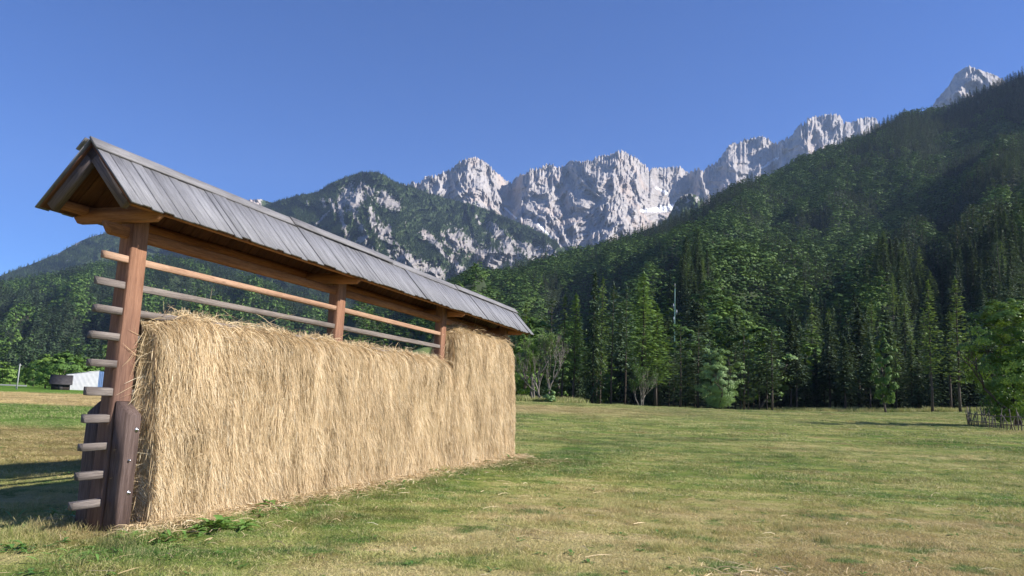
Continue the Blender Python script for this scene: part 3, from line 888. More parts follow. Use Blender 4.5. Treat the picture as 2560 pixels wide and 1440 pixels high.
# far woods
g = np.random.default_rng(12)
az, r, tt, P = sample_hill('left', 8.6, .0, 1.0, g)
sp = fbm(az * 20, r / 300, 3, 95) + .5 * (g.random(len(az)) - .5)
ix = np.where(sp > .08, 2, g.integers(0, 2, len(az)))
scatter('forest', P, np.stack([0*az, 0*az, g.uniform(0, 6.28, len(az))], -1), tree_scale(len(az), g, (.7), 1.3) * 1.2, ix, far_col, 'dense dark green wood on the left slope behind the barn', 'forest')


def grid_scatter(azv, uv, Pg, veg, n, thr, g, scale, label):
    """trees on a relief sheet, by area"""
    nt_, na_ = Pg.shape[:2]
    a = Pg[1:, :-1] - Pg[:-1, :-1]; b = Pg[:-1, 1:] - Pg[:-1, :-1]
    area = np.abs(a[..., 0] * b[..., 1] - a[..., 1] * b[..., 0]) + .25 * np.linalg.norm(np.cross(a, b), axis=-1)
    w = area * (veg[:-1, :-1] > thr)
    w = (w / w.sum()).ravel()
    c = g.choice(len(w), n, p=w); i, j = np.divmod(c, na_ - 1)
    u, v = g.random((n, 1)), g.random((n, 1))
    Q = Pg[i, j] * (1-u)*(1-v) + Pg[i+1, j]*u*(1-v) + Pg[i, j+1]*(1-u)*v + Pg[i+1, j+1]*u*v
    sc = tree_scale(n, g, .6, 1.1) * scale
    scatter('forest', Q - [0, 0, .5], np.stack([np.zeros(n), np.zeros(n), g.uniform(0, 6.28, n)], -1), sc, np.where(g.random(n) < .12, 2, g.integers(0, 2, n)), far_col, label, 'forest')


grid_scatter(mid_az, mid_u, mid_P, mid_veg, 90000, .7, g, .78, 'blue green wood around the rock gullies of the middle mountain')
grid_scatter(back_az, back_u, back_P, back_veg, 45000, .5, g, 1.1, 'hazy blue wood on the farthest hill at the left')
az, r, tt, P = sample_hill('gap', 8, 0, 1.0, g)
scatter('forest', P, np.stack([0*az, 0*az, g.uniform(0, 6.28, len(az))], -1), tree_scale(len(az), g, .7, 1.1), g.integers(0, 2, len(az)), far_col, 'shaded wooded ridge below the pale rock wall', 'forest')

#PART2
# ------------------------------------------------------------------ hayrack
PSI = 0.3124
U_ = np.array([math.sin(PSI), math.cos(PSI), 0]); V_ = np.array([math.cos(PSI), -math.sin(PSI), 0]); K_ = np.array([0, 0, 1.])
O_ = np.array([-4.5933, 9.0558, 0.])
LB = 4.7074
ZR, ZE, WE = 4.328, 3.613, .64
O1, O2 = .7243, 1.0362
VR, DZ, Z0 = .1158, .3071, 3.0795


def RP(s, v, z):      # rack coordinates -> offset from the rack's origin
    return U_ * s + V_ * v + K_ * z


rack = empty('hayrack', tuple(O_), 'long roofed wooden hayrack with four posts and weathered plank roof standing on the meadow', 'hayrack')
S0, S1 = -O1, 3 * LB + O2
for i in range(4):
    s = i * LB
    mb = MB(); mb.beam(RP(s, .07, -.2), RP(s, .07, ZR - .32), U_, .27, .20, .012, n=6, jit=.004, taper=.93)
    post = mb.build('post', M['orange'], rack)
    for v in (.27, -.135):
        mb = MB()
        a = RP(s, v, -.2); w = .21; hh = 1.36
        # chamfered top: higher at the post side
        mb.beam(a, a + K_ * (hh + .2), U_, w, .19, .012, n=3, jit=.003, cut1=.8 if v > 0 else -.8)
        ft = mb.build('foot', M['dark'], post)
        if v > 0 and i == 0:
            for zz, dx in ((1.12, .05), (.42, .03), (.78, -.02)):
                bb = MB(); c0 = RP(s + dx, v + .09, zz); bb.tube([c0, c0 + V_ * .012, c0 + V_ * .013], [.028, .028, .0001] if zz != .78 else [.015, .015, .0001], 12)
                bb.tube([c0 + V_ * .01, c0 + V_ * .03, c0 + V_ * .031], [.014, .014, .0001], 6)
                bb.build('bolt', M['steel'], ft)
# rails, one above the other, threaded through the posts
for k in range(11):
    z = Z0 - k * DZ
    if z < 0.05: continue
    mb = MB(); wv = rng.uniform(-.01, .01)
    mb.beam(RP(-.4873 + rng.uniform(-.03, .03), VR - .005, z), RP(3 * LB + .45, VR - .005, z + wv), V_, .07, .086, .007, n=40, jit=.005, taper=.82)
    mb.build('rail', M['railtop'] if k == 0 else M['rail'], rack)
# tie beams with bevelled ends
for i in range(4):
    s = i * LB
    mb = MB()
    z = 3.60
    prof = np.array([(-.66, z + .05), (-.66, z - .02), (-.60, z - .09), (.52, z - .09), (.60, z - .03), (.60, z + .05), (.50, z + .09), (-.56, z + .09)])
    for dd in ((-.175,) if i < 2 else (.175,)):
        Vv = [RP(s + dd + e, v, zz) for e in (-.04, .04) for v, zz in prof]; off = rng.uniform(-9, 9, 3)
        Wc = [off + (v, zz, e) for e in (-.05, .05) for v, zz in prof]
        Qq = [(j, (j+1) % 8, 8 + (j+1) % 8, 8 + j) for j in range(8)]
        Tt = [(0, j+1, j) for j in range(1, 7)] + [(8, 8+j, 8+j+1) for j in range(1, 7)]
        mb.add(Vv, Qq, Tt, Wc)
    mb.build('tie_beam', M['beam'], rack)
# purlins, the plate along the posts
for v in (WE - .13, -WE + .13):
    mb = MB(); mb.beam(RP(S0 + .12, v, ZE + .05), RP(S1 - .1, v, ZE + .05), V_, .12, .12, .035, n=30, jit=.006)
    mb.build('purlin', M['beam'], rack)
mb = MB(); mb.beam(RP(-.42, .07, 3.40), RP(S1 - .55, .07, 3.40), V_, .10, .13, .02, n=24, jit=.004, cut0=.8)
mb.build('plate_beam', M['beam'], rack)
mb = MB(); mb.beam(RP(S0 + .1, 0, ZR - .14), RP(S1 - .1, 0, ZR - .14), V_, .10, .12, .02, n=4)
mb.build('ridge_beam', M['beam'], rack)
# rafters
sl = math.atan2(ZR - ZE, WE)
dn = {1: V_ * WE + K_ * (ZE - ZR), -1: -V_ * WE + K_ * (ZE - ZR)}
for s in (S0 + .10, S1 - .10):
    for sg in (1, -1):
        d = dn[sg] / np.linalg.norm(dn[sg]); nrm = unit(np.cross(U_, d) * (1 if np.cross(U_, d)[2] > 0 else -1))
        mb = MB(); a = RP(s, 0, ZR) - nrm * .09 + d * .03; e = a + d * (np.linalg.norm(dn[sg]) - .09)
        mb.beam(a, e, U_, .09, .135, .01)
        mb.build('rafter', M['barge'], rack)
# roof boards: courses of planks laid down the slope, each with its own thickness and lift
for sg in (1, -1):
    d = dn[sg] / np.linalg.norm(dn[sg]); Ls = np.linalg.norm(dn[sg])
    nrm = np.cross(U_, d); nrm = nrm * (1 if nrm[2] > 0 else -1)
    mb = MB(); s = S0; k = 0; lift = 0
    while s < S1 - .05:
        w = rng.uniform(.115, .185); w = min(w, S1 - s)
        if k % 13 == 12: lift = .017
        lift = lift * .75
        h0 = .012 + lift + (.004 if k % 2 else 0) + rng.uniform(0, .006)
        a = RP(s + w / 2, 0, ZR) + nrm * h0 + d * (-.01)
        e = RP(s + w / 2, 0, ZR) + nrm * (h0 + rng.uniform(-.004, .006)) + d * (Ls + rng.uniform(-.015, .03) + .03)
        mb.beam(a, e, U_, w - rng.choice([.002, .003, .004, .009]), .022, .004, n=1)
        s += w; k += 1
    mb.build('roof_boards', M['grey'], rack)
    mb = MB(); s = S0 + .02
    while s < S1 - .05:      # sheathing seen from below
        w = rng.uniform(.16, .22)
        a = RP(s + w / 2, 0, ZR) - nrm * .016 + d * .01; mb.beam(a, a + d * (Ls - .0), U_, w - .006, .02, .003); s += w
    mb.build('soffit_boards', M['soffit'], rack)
    # ridge cap boards, overlapping
    cuts = [S0 - .03, 3.25, 6.6, 10.3, S1 + .0]
    for i in range(4):
        mb = MB(); a0 = cuts[i] - (.12 if i else 0); a1 = cuts[i + 1]
        li = .040 + (.024 if i % 2 else 0)
        wdt = .175
        e0 = RP(a0, 0, ZR) + nrm * li + d * (wdt / 2 - (.012 if sg > 0 else -.004)); e1 = RP(a1, 0, ZR) + nrm * (li + .004) + d * (wdt / 2 - (.012 if sg > 0 else -.004))
        mb.beam(e0, e1, d, wdt, .026, .005, n=8, jit=.002)
        mb.build('ridge_board', M['cap'], rack)

# ------------------------------------------------------------------ hay
t = NT('dry hay'); ti = t.attr('tint', 'Fac')
rn = t.noise(t.pos(), 1.3, 3)
f = t.math('ADD', ti, t.math('MULTIPLY', t.math('SUBTRACT', rn, .5), .35))
cc = t.ramp(f, [(0, (.19, .135, .065)), (.2, (.43, .315, .17)), (.5, (.68, .505, .285)), (.8, (.82, .66, .415)), (1, (.87, .77, .56))])
t.col(cc); t.b.inputs['Roughness'].default_value = .55
tr = t.n.new('ShaderNodeBsdfTranslucent'); t.l.new(cc, tr.inputs[0]); mx = t.n.new('ShaderNodeMixShader'); mx.inputs[0].default_value = .2
t.l.new(t.b.outputs[0], mx.inputs[1]); t.l.new(tr.outputs[0], mx.inputs[2]); t.l.new(mx.outputs[0], t.n['Material Output'].inputs[0])
M['hay'] = t.m


def ribbons(P, w, nrm_bias, tint, g):
    """P (n,k,3) polylines -> flat strands"""
    n, k, _ = P.shape
    d = np.gradient(P, axis=1); d = unit(d)
    ref = unit(nrm_bias + g.normal(0, .55, (n, 3)))[:, None, :] + 0 * P
    side = unit(np.cross(d, ref)) * (w[:, None, None] * np.array([.8] + [1.] * (k - 2) + [.25])[None, :, None] * .5)
    V = np.stack([P - side, P + side], 2).reshape(n, k * 2, 3)
    base = (np.arange(n) * k * 2)[:, None]
    q = np.array([(2*i, 2*i+1, 2*i+3, 2*i+2) for i in range(k - 1)])
    Q = (base[:, :, None] + q[None]).reshape(-1, 4)
    return V.reshape(-1, 3), Q, np.repeat(tint, k * 2)


def hay_shape(s, z, ztop, side):
    """thickness of the hay from the rail plane outwards"""
    dtop = np.clip(ztop - z, 0, 9)
    v = .25 * (1 - np.exp(-dtop / .08)) + .11 * np.clip(dtop / 2.6, 0, 1.2)
    v = v + .075 * noise2(s * .9, z * .7, 5 + side) + .030 * noise2(s * 2.6, z * 1.3, 6) + .010 * noise2(s * 7, z * 2.5, 8)
    v = v + .006 * np.sin(((z - Z0) / DZ) * 2 * math.pi)
    return v


def hay(name, s0, s1, ztop, label, n_front, seed, z_low=.02, zl=-1., zr=-1.):
    def ends(S, Z, a, b):      # the mat thins towards a free end only
        L_ = np.where(Z > zl, sstep(s0 - a[0], s0 + a[1], S), 1.); R_ = np.where(Z > zr, sstep(s1 + b[0], s1 - b[1], S), 1.)
        return np.minimum(L_, R_)

    g = np.random.default_rng(seed)
    V = []; Q = []; T = []; off = 0

    def add(v, q, tt):
        nonlocal off
        V.append(v); Q.append(q + off); T.append(tt); off += len(v)
    for side in (1, -1):
        c0 = VR if side > 0 else VR - .09
        # body of packed hay under the strands
        ss = np.linspace(s0, s1, int((s1 - s0) / .04)); q = np.linspace(0, 1, 70)
        Sg, Tg = np.meshgrid(ss, q)
        zt = ztop(Sg); Zg = zt - (zt - z_low) * Tg**1.25
        th = hay_shape(Sg, Zg, zt, side) - .035
        e = ends(Sg, Zg, (0, .07), (0, .10)); th = th * (.12 + .88 * e**.5)
        Vg = c0 + side * (th + .0)
        Pg = Sg[..., None] * U_ + Vg[..., None] * V_ + Zg[..., None] * K_
        m, n = Sg.shape; idx = np.arange(m * n).reshape(m, n)
        qq = np.stack([idx[:-1, :-1], idx[:-1, 1:], idx[1:, 1:], idx[1:, :-1]], -1).reshape(-1, 4)
        add(Pg.reshape(-1, 3), qq, np.full(m * n, .30))
        # strands
        nn = n_front if side > 0 else n_front // 9
        rs = g.uniform(s0, s1, nn); top = ztop(rs)
        rz = top - (top - z_low) * g.random(nn)**1.0 + g.uniform(0, .12, nn)
        ln = g.uniform(.15, .60, nn) * g.uniform(.45, 1, nn)
        ang = .34 * noise2(rs * .8, rz * .9, seed) + .24 * noise2(rs * 3, rz * 2.2, seed + 1) + g.normal(0, .12, nn) + np.where(g.random(nn) < .11, g.normal(0, .8, nn), 0)
        curv = g.normal(0, .10, nn)
        lay = g.random(nn)**1.2
        k = 5; u = np.linspace(0, 1, k)[None]
        aa = ang[:, None] + curv[:, None] * u
        S = rs[:, None] + ln[:, None] * u * np.sin(aa); Z = rz[:, None] - ln[:, None] * u * np.cos(aa)
        clump = .03 * np.clip(noise2(rs * 6, rz * 1.8, seed + 4), -.6, 1) + .02 * np.clip(noise2(rs * 17, rz * 3.5, seed + 9), -.7, 1) - .05 * sstep(.50, .75, noise2(rs * 2.3, rz * 1.6, seed + 12))
        zt = ztop(S)
        tv = hay_shape(S, np.minimum(Z, zt), zt, side) + (clump + lay * .035 - .012)[:, None] + g.uniform(0, .035, nn)[:, None] * u**1.5 * 1.6 - .02 * (1 - u)
        tv = tv * (.35 + .65 * ends(S, Z, (.02, .08), (.02, .10)))
        Z = np.maximum(Z, .015 + g.uniform(0, .05, nn)[:, None]); 
        Pp = S[..., None] * U_ + (c0 + side * tv)[..., None] * V_ + Z[..., None] * K_
        w = g.uniform(.0022, .0052, nn)
        tint = np.clip(.44 + .9 * clump * 3 * .35 + .20 * noise2(rs * 1.7, rz * 1.1, seed + 7) + g.normal(0, .24, nn) + .12 * (lay - .4), 0, 1)
        tint = np.where(g.random(nn) < .05, g.uniform(.8, 1, nn), tint)
        v, q_, tt = ribbons(Pp, w, V_ * side, tint, g); add(v, q_, tt)
    # wisps on the crest
    nn = int((s1 - s0) * 190); rs = g.uniform(s0, s1, nn); zt = ztop(rs)
    k = 5; u = np.linspace(0, 1, k)[None]; a = g.uniform(0, 6.28, nn); ln = g.uniform(.08, .34, nn) * np.where(g.random(nn) < .12, 1.5, .8); up = g.uniform(-.25, 1.0, nn)
    S = rs[:, None] + ln[:, None] * u * np.cos(a)[:, None]; Vv = VR - .04 + g.uniform(-.16, .22, nn)[:, None] + ln[:, None] * u * np.sin(a)[:, None]
    Z = zt[:, None] - .05 + g.uniform(0, .05, nn)[:, None] + ln[:, None] * (up[:, None] * u - .9 * u * u * g.uniform(.3, 1, nn)[:, None])
    Pp = S[..., None] * U_ + Vv[..., None] * V_ + Z[..., None] * K_
    v, q_, tt = ribbons(Pp, g.uniform(.004, .008, nn), V_, np.clip(g.normal(.5, .2, nn), 0, 1), g); add(v, q_, tt)
    # frayed ends towards the posts
    for se, dr in ((s0, -1), (s1, 1)):
        nn = 1500; side = np.where(g.random(nn) < .72, 1, -1)
        zt0 = float(ztop(np.array([se]))[0]); zmin = max(.1, zl if dr < 0 else zr)
        if zmin > zt0: continue
        rz = g.uniform(zmin, zt0, nn); th = hay_shape(np.full(nn, se), rz, zt0, 1) * g.uniform(.15, 1.02, nn)
        ln = g.uniform(.08, .36, nn)
        out = g.uniform(-.2, .28, nn)
        S = (se - dr * .05) + dr * (ln * out)[:, None] * u + 0; Z = rz[:, None] - ln[:, None] * u * .9
        Vv = np.where(side > 0, VR, VR - .09)[:, None] + side[:, None] * (th[:, None] + g.uniform(0, .05, nn)[:, None] * u)
        Pp = S[..., None] * U_ + Vv[..., None] * V_ + np.maximum(Z, .02)[..., None] * K_
        v, q_, tt = ribbons(Pp, g.uniform(.005, .009, nn), -U_ * 1. if dr < 0 else U_, np.clip(g.normal(.45, .2, nn), 0, 1), g); add(v, q_, tt)
    V = np.concatenate(V)
    o = link(name, new_mesh(name, V, np.concatenate(Q), M['hay'], {'tint': np.concatenate(T)}, fsm=None))
    o.location = O_
    return tag(o, label, 'hay')


hay('hay', .20, 2 * LB + .34, lambda s: 2.53 + .04 * noise2(s * 1.3, s * 0, 3) + .03 * noise2(s * 5, s * 0, 4) - .12 * sstep(.9, .1, s) - .02 * s / 9 - .015, 'long low curtain of golden hay over the lower rails between the first three posts', 235000, 101, zr=9.)
hay('hay', 2 * LB + .17, 3 * LB + .12, lambda s: 3.33 + .03 * noise2(s * 2, s * 0, 3) - .55 * sstep(2 * LB + .8, 2 * LB + .15, s)**2 * .35 - .14 * sstep(3 * LB - .6, 3 * LB + .4, s), 'taller block of golden hay filling the last bay up to the roof', 120000, 102, zl=2.42)

# fallen hay along the foot of the rack
g = np.random.default_rng(5)
nn = 9000; s = g.uniform(-.2, 3 * LB + .6, nn); v = VR + .36 + np.abs(g.normal(0, .22, nn)) * (1 + (g.random(nn) < .06) * 3); v = np.where(g.random(nn) < .15, -v + .1, v)
a = g.uniform(0, 6.28, nn); ln = g.uniform(.06, .28, nn); k = 4; u = np.linspace(0, 1, k)[None]
S = s[:, None] + ln[:, None] * u * np.cos(a)[:, None]; Vv = v[:, None] + ln[:, None] * u * np.sin(a)[:, None]
Z = .015 + g.uniform(0, .05, nn)[:, None] + .05 * np.sin(u * 3.1) * g.random(nn)[:, None]
P_ = S[..., None] * U_ + Vv[..., None] * V_ + Z[..., None] * K_ + O_
m_ = 900; x = g.uniform(-7, 10, m_); y = g.uniform(5.5, 22, m_); cl = g.random(m_) < .25; x = np.where(cl, 2.5 + g.normal(0, .3, m_), x); y = np.where(cl, 7.6 + g.normal(0, .35, m_), y)
a = g.uniform(0, 6.28, m_); l2 = g.uniform(.1, .38, m_)
X_ = x[:, None] + l2[:, None] * u * np.cos(a)[:, None]; Y_ = y[:, None] + l2[:, None] * u * np.sin(a)[:, None]
P2 = np.stack([X_, Y_, gz(X_, Y_) + .035 + .03 * np.sin(u * 3.1) * g.random(m_)[:, None]], -1)
P_ = np.concatenate([P_, P2]); nn += m_
V, Q, TT = ribbons(P_, g.uniform(.005, .009, nn), K_, np.clip(g.normal(.5, .2, nn), 0, 1), g)
tag(link('fallen_hay', new_mesh('fallen_hay', V, Q, M['hay'], {'tint': TT})), 'loose straws of hay lying in the grass along the rack', 'hay', kind='stuff')

# ------------------------------------------------------------------ grass
def grass_patch(name, size, n, h, w, seed, lean=.8):
    g = np.random.default_rng(seed)
    x = g.uniform(-size/2, size/2, n); y = g.uniform(-size/2, size/2, n)
    hh = h * g.uniform(.35, 1.2, n); a = g.uniform(0, 6.28, n); ln = g.uniform(.2, 1.6, n) * lean
    k = 3; u = np.linspace(0, 1, k)[None]
    X = x[:, None] + np.cos(a)[:, None] * hh[:, None] * ln[:, None] * u**1.5; Y = y[:, None] + np.sin(a)[:, None] * hh[:, None] * ln[:, None] * u**1.5
    Z = -.01 + hh[:, None] * u * (1 - .25 * u * ln[:, None]).clip(.15)
    P = np.stack([X, Y, Z], -1)
    V, Q, T = ribbons(P, g.uniform(.6, 1.3, n) * w, np.array([0, -1., .3]), g.random(n), g)
    me = new_mesh(name, V, Q, M['grass'], {'tint': T})
    return bpy.data.objects.new(name, me)


gc = bpy.data.collections.new('grass sources')
for i in range(5): gc.objects.link(grass_patch('a%d_turf' % i, .5, 520, .042, .0042, 200 + i))
for i in range(4): gc.objects.link(grass_patch('b%d_turf' % i, 1.0, 620, .055, .0085, 210 + i))
for i in range(3): gc.objects.link(grass_patch('c%d_turf' % i, 2.2, 900, .08, .018, 220 + i))
for i in range(3): gc.objects.link(grass_patch('d%d_tall' % i, .5, 240, .17, .0045, 230 + i, .45))
for i in range(3): gc.objects.link(grass_patch('e%d_fringe' % i, 1.6, 240, .55, .03, 240 + i, .35))
g = np.random.default_rng(8)


def ring(r0, r1, sp, a0=-.78, a1=.80):
    xs = np.arange(-r1, r1, sp); X, Y = np.meshgrid(xs, xs); X = X.ravel() + g.uniform(-.3, .3, X.size) * sp; Y = Y.ravel() + g.uniform(-.3, .3, Y.size) * sp
    r = np.hypot(X, Y); a = np.arctan2(X, Y); ok = (r > r0) & (r <= r1) & (a > a0) & (a < a1)
    return X[ok], Y[ok]


def inrack(X, Y):
    d = np.stack([X - O_[0], Y - O_[1]], -1); s = d @ U_[:2]; v = d @ V_[:2]
    return s, v


GP, GR, GS, GI = [], [], [], []


def addg(X, Y, i0, i1, s0=.85, s1=1.25, zs=None, prob=None):
    if prob is not None:
        ok = g.random(len(X)) < prob; X, Y = X[ok], Y[ok]
        if zs is not None and not np.isscalar(zs): zs = zs[ok]
    n = len(X); GP.append(np.stack([X, Y, gz(X, Y)], -1)); GR.append(np.stack([g.normal(0, .03, n), g.normal(0, .03, n), g.uniform(0, 6.28, n)], -1))
    s = g.uniform(s0, s1, n); z = s * (1 if zs is None else zs) * g.uniform(.7, 1.3, n); GS.append(np.stack([s, s, z], -1)); GI.append(g.integers(i0, i1, n))


X, Y = ring(4.2, 15, .38); hz = .65 + .8 * np.clip(noise2(X / 1.6, Y / 1.6, 60) + .35, 0, 1); addg(X, Y, 0, 5, zs=hz)
X, Y = ring(15, 36, .8); addg(X, Y, 5, 9, zs=.7 + .6 * np.clip(noise2(X / 3, Y / 3, 61) + .3, 0, 1))
X, Y = ring(36, 125, 1.9); ok = np.hypot(X, Y) < rf_right(np.arctan2(X, Y)) - 2; addg(X[ok], Y[ok], 9, 12, zs=.8)
# longer uncut grass along the rack's foot and around the near post
X, Y = ring(5, 28, .22, -1.0, .4); s, v = inrack(X, Y)
wgt = np.exp(-((v - 1.0) / .42)**2) * (s > -1.2) * (s < 3 * LB + 1) * (.35 + .6 * np.clip(noise2(X / .7, Y / .7, 71) + .2, 0, 1)) + np.exp(-((s + .3)**2 + (v + .3)**2) / .9) * .9 + np.exp(-((v + .6) / .5)**2) * (s < 1) * (s > -5) * .25
addg(X, Y, 12, 15, .35, .8, prob=wgt * .7)
X, Y = ring(4.5, 30, .16, -.72, .74); nz_ = noise2(X / .55, Y / .55, 66) + .5 * noise2(X / 4, Y / 4, 67); addg(X, Y, 12, 15, .25, .6, prob=np.clip((nz_ - .42) * 1.6, 0, .5) * np.clip(14 / np.hypot(X, Y), .2, 1))
# tall fringe at the wood's edge
aa = g.uniform(az_of(1150), az_of(2640), 900); rr_ = rf_right(aa) - g.uniform(-3, 2.5, 900); rr_ = np.where(aa < az_of(1450), 96 + g.uniform(-3, 10, 900), rr_)
X, Y = rr_ * np.sin(aa), rr_ * np.cos(aa); addg(X, Y, 15, 18, .7, 1.3)
scatter('grass', np.concatenate(GP), np.concatenate(GR), np.concatenate(GS), np.concatenate(GI), gc, 'short mown meadow grass, green with dry yellow patches', 'grass')


# ------------------------------------------------------------------ weeds
def weed(seed, h, n, spread, broad=.4):
    g = np.random.default_rng(seed); V = []; Q = []; T = []; off = 0
    for i in range(n):
        a = g.uniform(0, 6.283); l = h * g.uniform(.6, 1.2); el = g.uniform(.25, 1.25); w = l * broad * g.uniform(.7, 1.1)
        b = np.array([g.normal(0, spread * .3), g.normal(0, spread * .3), 0]); d = np.array([math.cos(a) * math.cos(el), math.sin(a) * math.cos(el), math.sin(el)]); sd = np.array([-math.sin(a), math.cos(a), 0])
        dr = np.array([math.cos(a), math.sin(a), -.9])
        pts = []
        for u, wd in ((0, .04), (.3, .12), (.5, .75), (.7, 1), (.88, .6), (1, .04)):
            c = b + d * l * u + dr * l * .45 * u**2.2; c[2] = max(c[2], .01)
            fold = np.array([0, 0, .18 * w * wd])
            pts += [c - sd * w * wd * .5 + fold, c, c + sd * w * wd * .5 + fold]
        q = []
        for j in range(5):
            for m in (0, 1): q.append((j*3+m, j*3+m+1, j*3+m+4, j*3+m+3))
        V.append(np.array(pts)); Q.append(np.array(q) + off); T.append(np.full(18, g.random())); off += 18
    return np.concatenate(V), np.concatenate(Q), np.concatenate(T)


def ground_at(px, py, h=CH):
    d = FW + RT * ((px - W2) / F) - UP * ((py - H2) / F); k = -h / d[2]
    x, y = d[0] * k, d[1] * k
    return x, y


for j, (px, py, h, n, sp, br, lb) in enumerate([
        (552, 1325, .30, 34, .34, .42, 'dark broad-leaved dock plant at the foot of the hay near the first post'),
        (595, 1318, .22, 18, .25, .4, 'small leafy dock just right of the biggest dock plant'),
        (455, 1345, .16, 16, .25, .35, 'low leafy weed in front of the hay close to the first post foot'),
        (640, 1290, .16, 14, .22, .35, 'leafy weed against the hay right of the dock plants'),
        (1212, 1146, .42, 30, .4, .34, 'upright green weed at the foot of the tall hay block'),
        (1190, 1160, .24, 20, .35, .3, 'lower weed just in front of the upright one at the hay block'),
        (1050, 1185, .2, 16, .3, .3, 'small weed below the long hay curtain near its far end'),
        (720, 1255, .16, 16, .3, .3, 'low weed half way along the nearer hay bay'),
        (225, 1390, .12, 40, .5, .25, 'bushy low weed in the grass left of the dock plants'),
        (60, 1375, .12, 18, .2, .45, 'flat rosette weed near the left corner of the meadow'),
        (330, 1350, .16, 16, .2, .35, 'weed growing at the bottom of the first post'),
        (150, 1300, .30, 14, .3, .12, 'thin tall weed left of the first post in the shade'),
        (90, 1310, .26, 14, .3, .12, 'thin weed farther left in the shade of the rack'),
        (395, 1352, .14, 22, .3, .3, 'low spreading weed between the first post and the dock plants'),
        (690, 1275, .2, 20, .3, .3, 'leafy clump against the hay, next after the dock plants'),
        (800, 1262, .15, 26, .4, .25, 'grassy clump in front of the middle of the nearer hay bay'),
        (880, 1235, .16, 26, .4, .25, 'green clump in the turf below the middle post'),
        (960, 1215, .16, 24, .4, .28, 'green clump in the turf just past the middle post'),
        (1100, 1185, .18, 24, .4, .28, 'green clump before the start of the tall hay block'),
        (1255, 1150, .22, 22, .4, .3, 'weed at the far corner of the tall hay block'),
        (1010, 1110, .22, 12, .3, .3, 'small weed at the hay foot in the second bay')]):
    V, Q, TT = weed(300 + j, h * (.85 if j < 2 else 1.1), int(n * 1.4), sp * 1.2, br * .8)
    x, y = ground_at(px, py)
    o = tag(link('weed', new_mesh('weed', V, Q, M['weed'], {'tint': TT}, smooth=True)), lb, 'weed')
    o.location = (x, y, gz1(x, y))
# flat little leaves scattered through the turf
V, Q, TT = [], [], []; off = 0
for j in range(520):
    r = 5.5 + 22 * random.random()**1.4; a = random.uniform(-.70, .70); x, y = r * math.sin(a), r * math.cos(a)
    v, q, tt = weed(1000 + j, random.uniform(.04, .085), random.randint(4, 8), .05, .5)
    V.append(v + [x, y, gz1(x, y)]); Q.append(q + off); TT.append(tt); off += len(v)
tag(link('clover', new_mesh('clover', np.concatenate(V), np.concatenate(Q), M['weed'], {'tint': np.concatenate(TT)})), 'small flat leaves scattered through the mown turf', 'clover', kind='stuff')


# ------------------------------------------------------------------ single trees
def single(name, crown_trunk, loc, label, rz=0., group=None, scl=(1, 1, 1)):
    e = empty(name, loc, label, 'tree', group); e.rotation_euler = (0, 0, rz); e.scale = scl
    link('crown', crown_trunk[0], e); link('trunk', crown_trunk[1], e)
    return e


single('ash_tree', broadleaf('ash', 7.8, 4.4, 200, 150, M['ash'], M['bark'], .03, .14, seed=71, rough=1.5, shape=2, stems=3, flat=.9), at(1800, 104), 'round pale green bushy tree standing alone before the dark wood')
single('maple_tree', broadleaf('maple', 8.1, 5.6, 210, 160, M['maple'], M['bark'], .02, .145, seed=75, shape=2, stems=3, flat=.8, rough=2.1, lean=-.4), at(2540, 60), 'bright green leafy tree at the right edge behind the stick fence')


def bare_tree(name, h, seed, label, loc, leafy=.15, stems=2, spread=.6, lw=1.):
    g = np.random.default_rng(seed); mb = MB(); tips = []
    for k in range(stems):
        a = 6.28 * k / stems + g.uniform(-.4, .4)
        limbs(mb, g, np.array([math.cos(a) * .03 * h, math.sin(a) * .03 * h, -.2]), unit(np.array([math.cos(a) * .38 * lw, math.sin(a) * .3 * lw, 1.])), h * .34, h * .013, 5, tips, spread, .75, (2, 4), .70, .002, .13)
    e = empty(name, loc, label, 'tree')
    mb.build('trunk', M['palebark'], e, True)
    C = []; A = []; B = []; T = []
    for p, d, dep, pts in tips:
        if dep <= 2 and g.random() < leafy * (2 if p[0] < 0 else .5):
            for q in range(26):
                c = pts[g.integers(1, 6)] + g.normal(0, .16, 3); nrm = unit(g.normal(0, 1, 3) + [0, 0, .8]); a = unit(np.cross(nrm, g.normal(0, 1, 3)))
                s = g.uniform(.07, .16); C.append(c); A.append(a * s * .6); B.append(np.cross(nrm, a) * s * .4); T.append(g.random())
    V, Q, TT = quads(np.array(C), np.array(A), np.array(B), np.array(T))
    link('crown', new_mesh('crown', V, Q, M['broad'], {'tint': TT}), e)
    return e


bare_tree('dying_tree', 10.0, 84, 'tall half-dead tree with bare pale branches beside the end of the rack', at(1338, 96), .45, 3, .45, .6)
bare_tree('dying_tree', 9.0, 85, 'leaning bare tree of pale twisting branches just right of the tall half-dead one', at(1362, 95), .05, 2, .55, .9)
bare_tree('dying_tree', 5.8, 86, 'small nearly leafless tree standing before the dark wood between larch and round bush', at(1602, 100), .12, 4, .5, .9)
bush = lambda h, w, s, m='broad': broadleaf('bush', h, w, 40, 60, M[m], M['bark'], .0, .2, seed=s, stems=2, flat=.8)
single('bush', bush(1.5, 1.6, 90, 'ash'), at(1375, 93), 'small round green bush at the foot of the bare trees')
